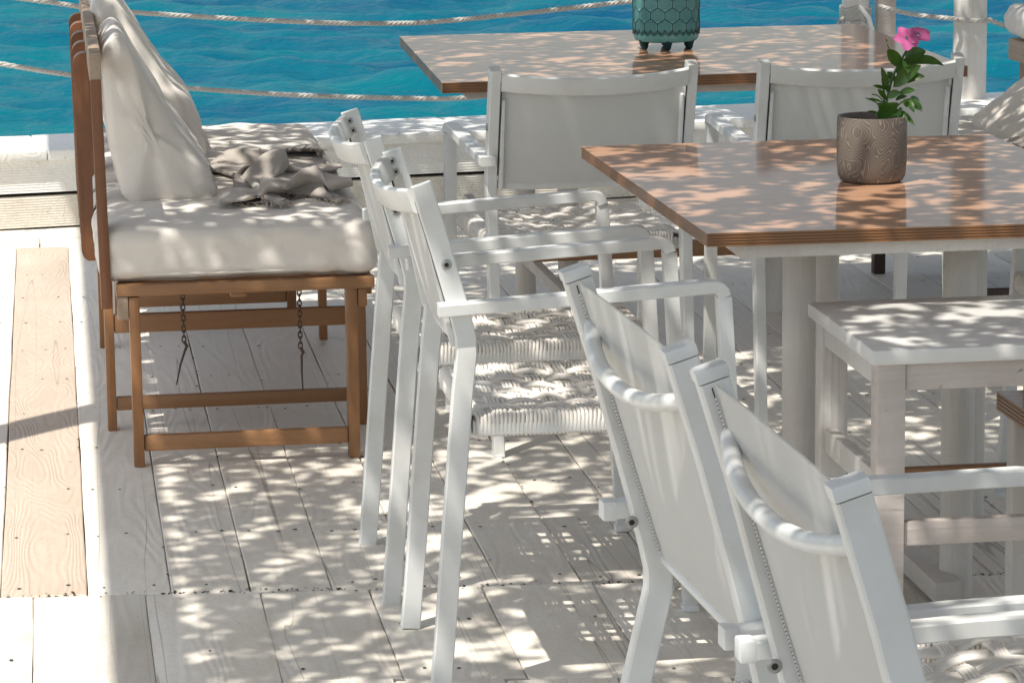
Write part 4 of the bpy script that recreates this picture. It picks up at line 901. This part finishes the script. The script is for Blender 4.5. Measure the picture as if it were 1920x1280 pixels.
    46, 188, 7, 51, 188, 32, 49, 189, 9, 47, 190, 2, 43, 192, 3, 44, 194, 10, 52, 194, 31, 65, 194, 26, 83, 195, 16, 101, 195, 25, 118, 195, 26, 133, 194, 10, 144, 192, 27, 150, 189, 31, 155, 185, 13, 151, 182, 7, 145, 181, 25, 143, 179, 33, 145, 181, 41, 149, 188, 17, 150, 201, 60, 170, 207, 44, 193, 212, 9, 214, 215, 21, 229, 217, 15, 238, 216, 26, 238, 215, 6,
    46, 199, 3, 43, 197, 7, 44, 195, 3, 44, 197, 9, 47, 200, 5, 51, 205, 10, 62, 206, 34, 77, 207, 9, 95, 208, 40, 111, 209, 38, 125, 211, 9, 139, 211, 13, 148, 209, 21, 152, 206, 42, 150, 202, 5, 154, 197, 12, 159, 194, 32, 158, 194, 48, 158, 198, 46, 160, 207, 9, 166, 217, 14, 185, 226, 9, 207, 231, 55, 227, 234, 39, 241, 236, 25, 246, 235, 22, 244, 233, 31,
    60, 207, 10, 58, 205, 11, 58, 205, 10, 59, 206, 21, 62, 210, 21, 66, 215, 19, 79, 217, 13, 93, 219, 54, 110, 213, 87, 127, 217, 92, 140, 216, 109, 148, 224, 78, 150, 226, 17, 150, 221, 4, 153, 217, 8, 155, 212, 41, 151, 211, 24, 152, 211, 33, 154, 215, 37, 162, 224, 50, 177, 232, 42, 196, 241, 52, 218, 246, 17, 237, 248, 8, 249, 249, 18, 252, 247, 7, 248, 244, 8,
    71, 220, 5, 69, 219, 5, 69, 220, 8, 70, 221, 21, 75, 223, 46, 81, 221, 102, 91, 214, 136, 105, 207, 156, 124, 207, 107, 142, 207, 105, 158, 210, 98, 164, 216, 50, 165, 221, 34, 162, 226, 34, 155, 227, 39, 154, 225, 8, 157, 222, 4, 158, 222, 12, 162, 227, 13, 170, 233, 55, 186, 240, 61, 206, 246, 40, 227, 252, 23, 244, 255, 3, 253, 255, 12, 254, 252, 8, 251, 246, 13,
    81, 216, 102, 80, 218, 107, 82, 219, 111, 83, 216, 112, 81, 211, 94, 89, 206, 78, 100, 199, 88, 117, 198, 45, 136, 198, 17, 153, 198, 32, 165, 203, 13, 172, 209, 4, 172, 214, 16, 167, 218, 11, 163, 224, 27, 157, 228, 21, 156, 229, 13, 157, 229, 8, 162, 231, 28, 174, 237, 42, 191, 242, 35, 212, 247, 19, 232, 251, 15, 247, 253, 2, 254, 252, 11, 253, 248, 14, 248, 240, 6,
    85, 209, 10, 84, 210, 34, 83, 208, 46, 83, 206, 28, 88, 202, 13, 96, 196, 20, 110, 191, 22, 128, 190, 5, 146, 191, 20, 161, 194, 17, 172, 200, 16, 176, 206, 11, 173, 212, 7, 170, 218, 25, 163, 224, 45, 159, 230, 25, 153, 230, 11, 153, 229, 21, 161, 230, 27, 175, 232, 41, 193, 236, 9, 213, 239, 10, 233, 242, 27, 246, 243, 10, 251, 242, 16, 250, 236, 6, 244, 227, 21,
    89, 204, 18, 84, 204, 15, 83, 203, 10, 84, 201, 8, 90, 196, 7, 101, 191, 15, 116, 188, 11, 134, 188, 7, 151, 191, 4, 164, 197, 6, 172, 203, 16, 174, 210, 16, 169, 216, 28, 164, 224, 31, 156, 230, 35, 148, 227, 6, 145, 223, 6, 147, 220, 25, 157, 220, 15, 172, 222, 36, 191, 223, 15, 212, 226, 37, 230, 228, 9, 242, 228, 31, 243, 227, 2, 242, 221, 16, 239, 210, 37,
    86, 204, 23, 81, 205, 24, 81, 205, 23, 84, 203, 17, 89, 197, 21, 102, 194, 20, 118, 191, 17, 135, 192, 19, 151, 198, 11, 162, 205, 9, 167, 212, 12, 166, 220, 19, 161, 227, 28, 150, 229, 29, 141, 223, 18, 137, 215, 44, 137, 210, 62, 142, 208, 85, 152, 206, 40, 167, 207, 71, 187, 207, 72, 208, 210, 90, 226, 212, 63, 237, 212, 43, 235, 211, 59, 230, 205, 43, 218, 200, 40,
]).reshape(35, 27, 3)/255.0
for _ in range(3):                                              # wool softens the creases
    Q = np.pad(CLOTH, ((1, 1), (1, 1), (0, 0)), 'edge'); CLOTH = (2*CLOTH+.5*(Q[:-2, 1:-1]+Q[2:, 1:-1]+Q[1:-1, :-2]+Q[1:-1, 2:]))/4
def throw(label, c, size, rz, z0, m='blanket', seed=0, fringe=True):
    P = (CLOTH-np.array([.5, .5, 0]))*np.array(size); cr, sr = math.cos(rz), math.sin(rz)
    X = P[..., 0]*cr-P[..., 1]*sr; Y = P[..., 0]*sr+P[..., 1]*cr; Z = P[..., 2]
    V = np.stack([X, Y, Z+.004], -1); nu, nv = 35, 27
    vs = [tuple(p) for p in V.reshape(-1, 3).tolist()]
    mb = MB(); mb.add(vs, [(i*nv+j, (i+1)*nv+j, (i+1)*nv+j+1, i*nv+j+1) for i in range(nu-1) for j in range(nv-1)])
    o = mb.build('throw_blanket', M[m], ang=0); o.location = (c[0], c[1], z0); tag(o, label, 'blanket')
    md = o.modifiers.new('smooth', 'SUBSURF'); md.levels = 2; md.render_levels = 2
    md = o.modifiers.new('thickness', 'SOLIDIFY'); md.thickness = .0035; md.offset = 1
    if fringe:
        f = MB()
        for j in range(nv):
            for a, b_ in ((0, 1), (nu-1, nu-2)):
                for h in (0, .25, .5, .75):
                    if j+1 >= nv and h: continue
                    p = Vector(V[a, j])*(1-h)+Vector(V[a, min(j+1, nv-1)])*h; d = p-Vector(V[b_, j]); d.normalize()
                    e = p+d*.018+Vector((random.uniform(-.006, .006), random.uniform(-.006, .006), .002)); g = e+d*.016+Vector((random.uniform(-.012, .012), random.uniform(-.010, .010), random.uniform(-.012, .004)))
                    e.z = max(e.z, .004); g.z = max(g.z, .003)
                    f.tube([p, e, g], [.0024, .0019, .0009], 4)
        f.build('fringe', M['fringe'], o, ang=0, kind='stuff')
    return o
throw('crumpled taupe wool throw with fringe lying on the bench cushion', (.515, 7.66, 0), (.41, .92, .125), R(5), .543)

# ------------------------------------------------------------------ second bench at the right edge
rb = thing('bench', 'dark brown wooden bench at the right edge by the thick post', 'bench', (2.72, 8.85, 0))
O2 = Vector((2.72, 8.85, 0))
def rl(lo, hi, name, m, bev=.004): return MB().span(tuple(Vector(lo)-O2), tuple(Vector(hi)-O2), bev).build(name, M[m], rb)
for y in (8.28, 9.16):
    for x in (2.40, 2.92): rl((x, y, 0), (x+.035, y+.04, .31 if x < 2.6 else .60), 'leg', 'shaded_darkwood')
    rl((2.4355, y+.008, .27), (2.9195, y+.03, .309), 'stretcher', 'shaded_darkwood'); rl((2.4355, y+.008, .06), (2.9195, y+.03, .10), 'stretcher', 'shaded_darkwood')
rl((2.385, 8.20, .311), (2.98, 9.32, .335), 'seat_panel', 'shaded_darkwood')
rl((2.885, 8.15, .602), (2.95, 9.44, .668), 'back_rail', 'greywood', .008)
for k in range(6): rl((2.90, 8.25+k*.2, .336), (2.915, 8.25+k*.2+.12, .601), 'back_slat', 'brown')
o = puffy((2.66, 8.78, .394), (.26, .56, .055), .035, 30, .006, .012, 8).build('seat_cushion', M['cushion'], ang=0, origin=(2.66, 8.78, .34)); tag(o, 'ivory seat cushion on the right bench, partly hidden by the chair', 'cushion')
def lean(c, h, r, seed, ang, label, m='cushion', cat='cushion', name='back_cushion'):
    mb = puffy((0, 0, 0), h, r, 30, .007, .01, seed); Rm = Matrix.Rotation(ang, 3, 'Y')
    mb.v = [tuple(Rm @ Vector(v)+Vector(c)) for v in mb.v]
    o = mb.build(name, M[m], ang=0, origin=c); return tag(o, label, cat)
lean((2.82, 8.74, .545), (.055, .30, .20), .045, 12, R(52), 'ivory back cushion slumped on the right bench')
def drape(u, v):
    x = 2.85+.16*v-.02*math.sin(u*11+v*3); z = .685+.075*math.sin(PI*min(1, v*1.3+.08))-.03*v+.012*math.sin(u*17)
    return (x, 8.55+.95*u, z)
mb = puffy((2.985, 9.0, .715), (.105, .48, .047), .04, 26, .012, .012, 21); o = mb.build('draped_cushion', M['linen'], ang=0, origin=(2.98, 9.0, .67)); tag(o, 'bright white folded cushion lying over the right bench back rail', 'cushion')
throw('light brown throw bunched up on the right bench', (2.80, 8.42, 0), (.30, .46, .13), R(100), .452, fringe=False)
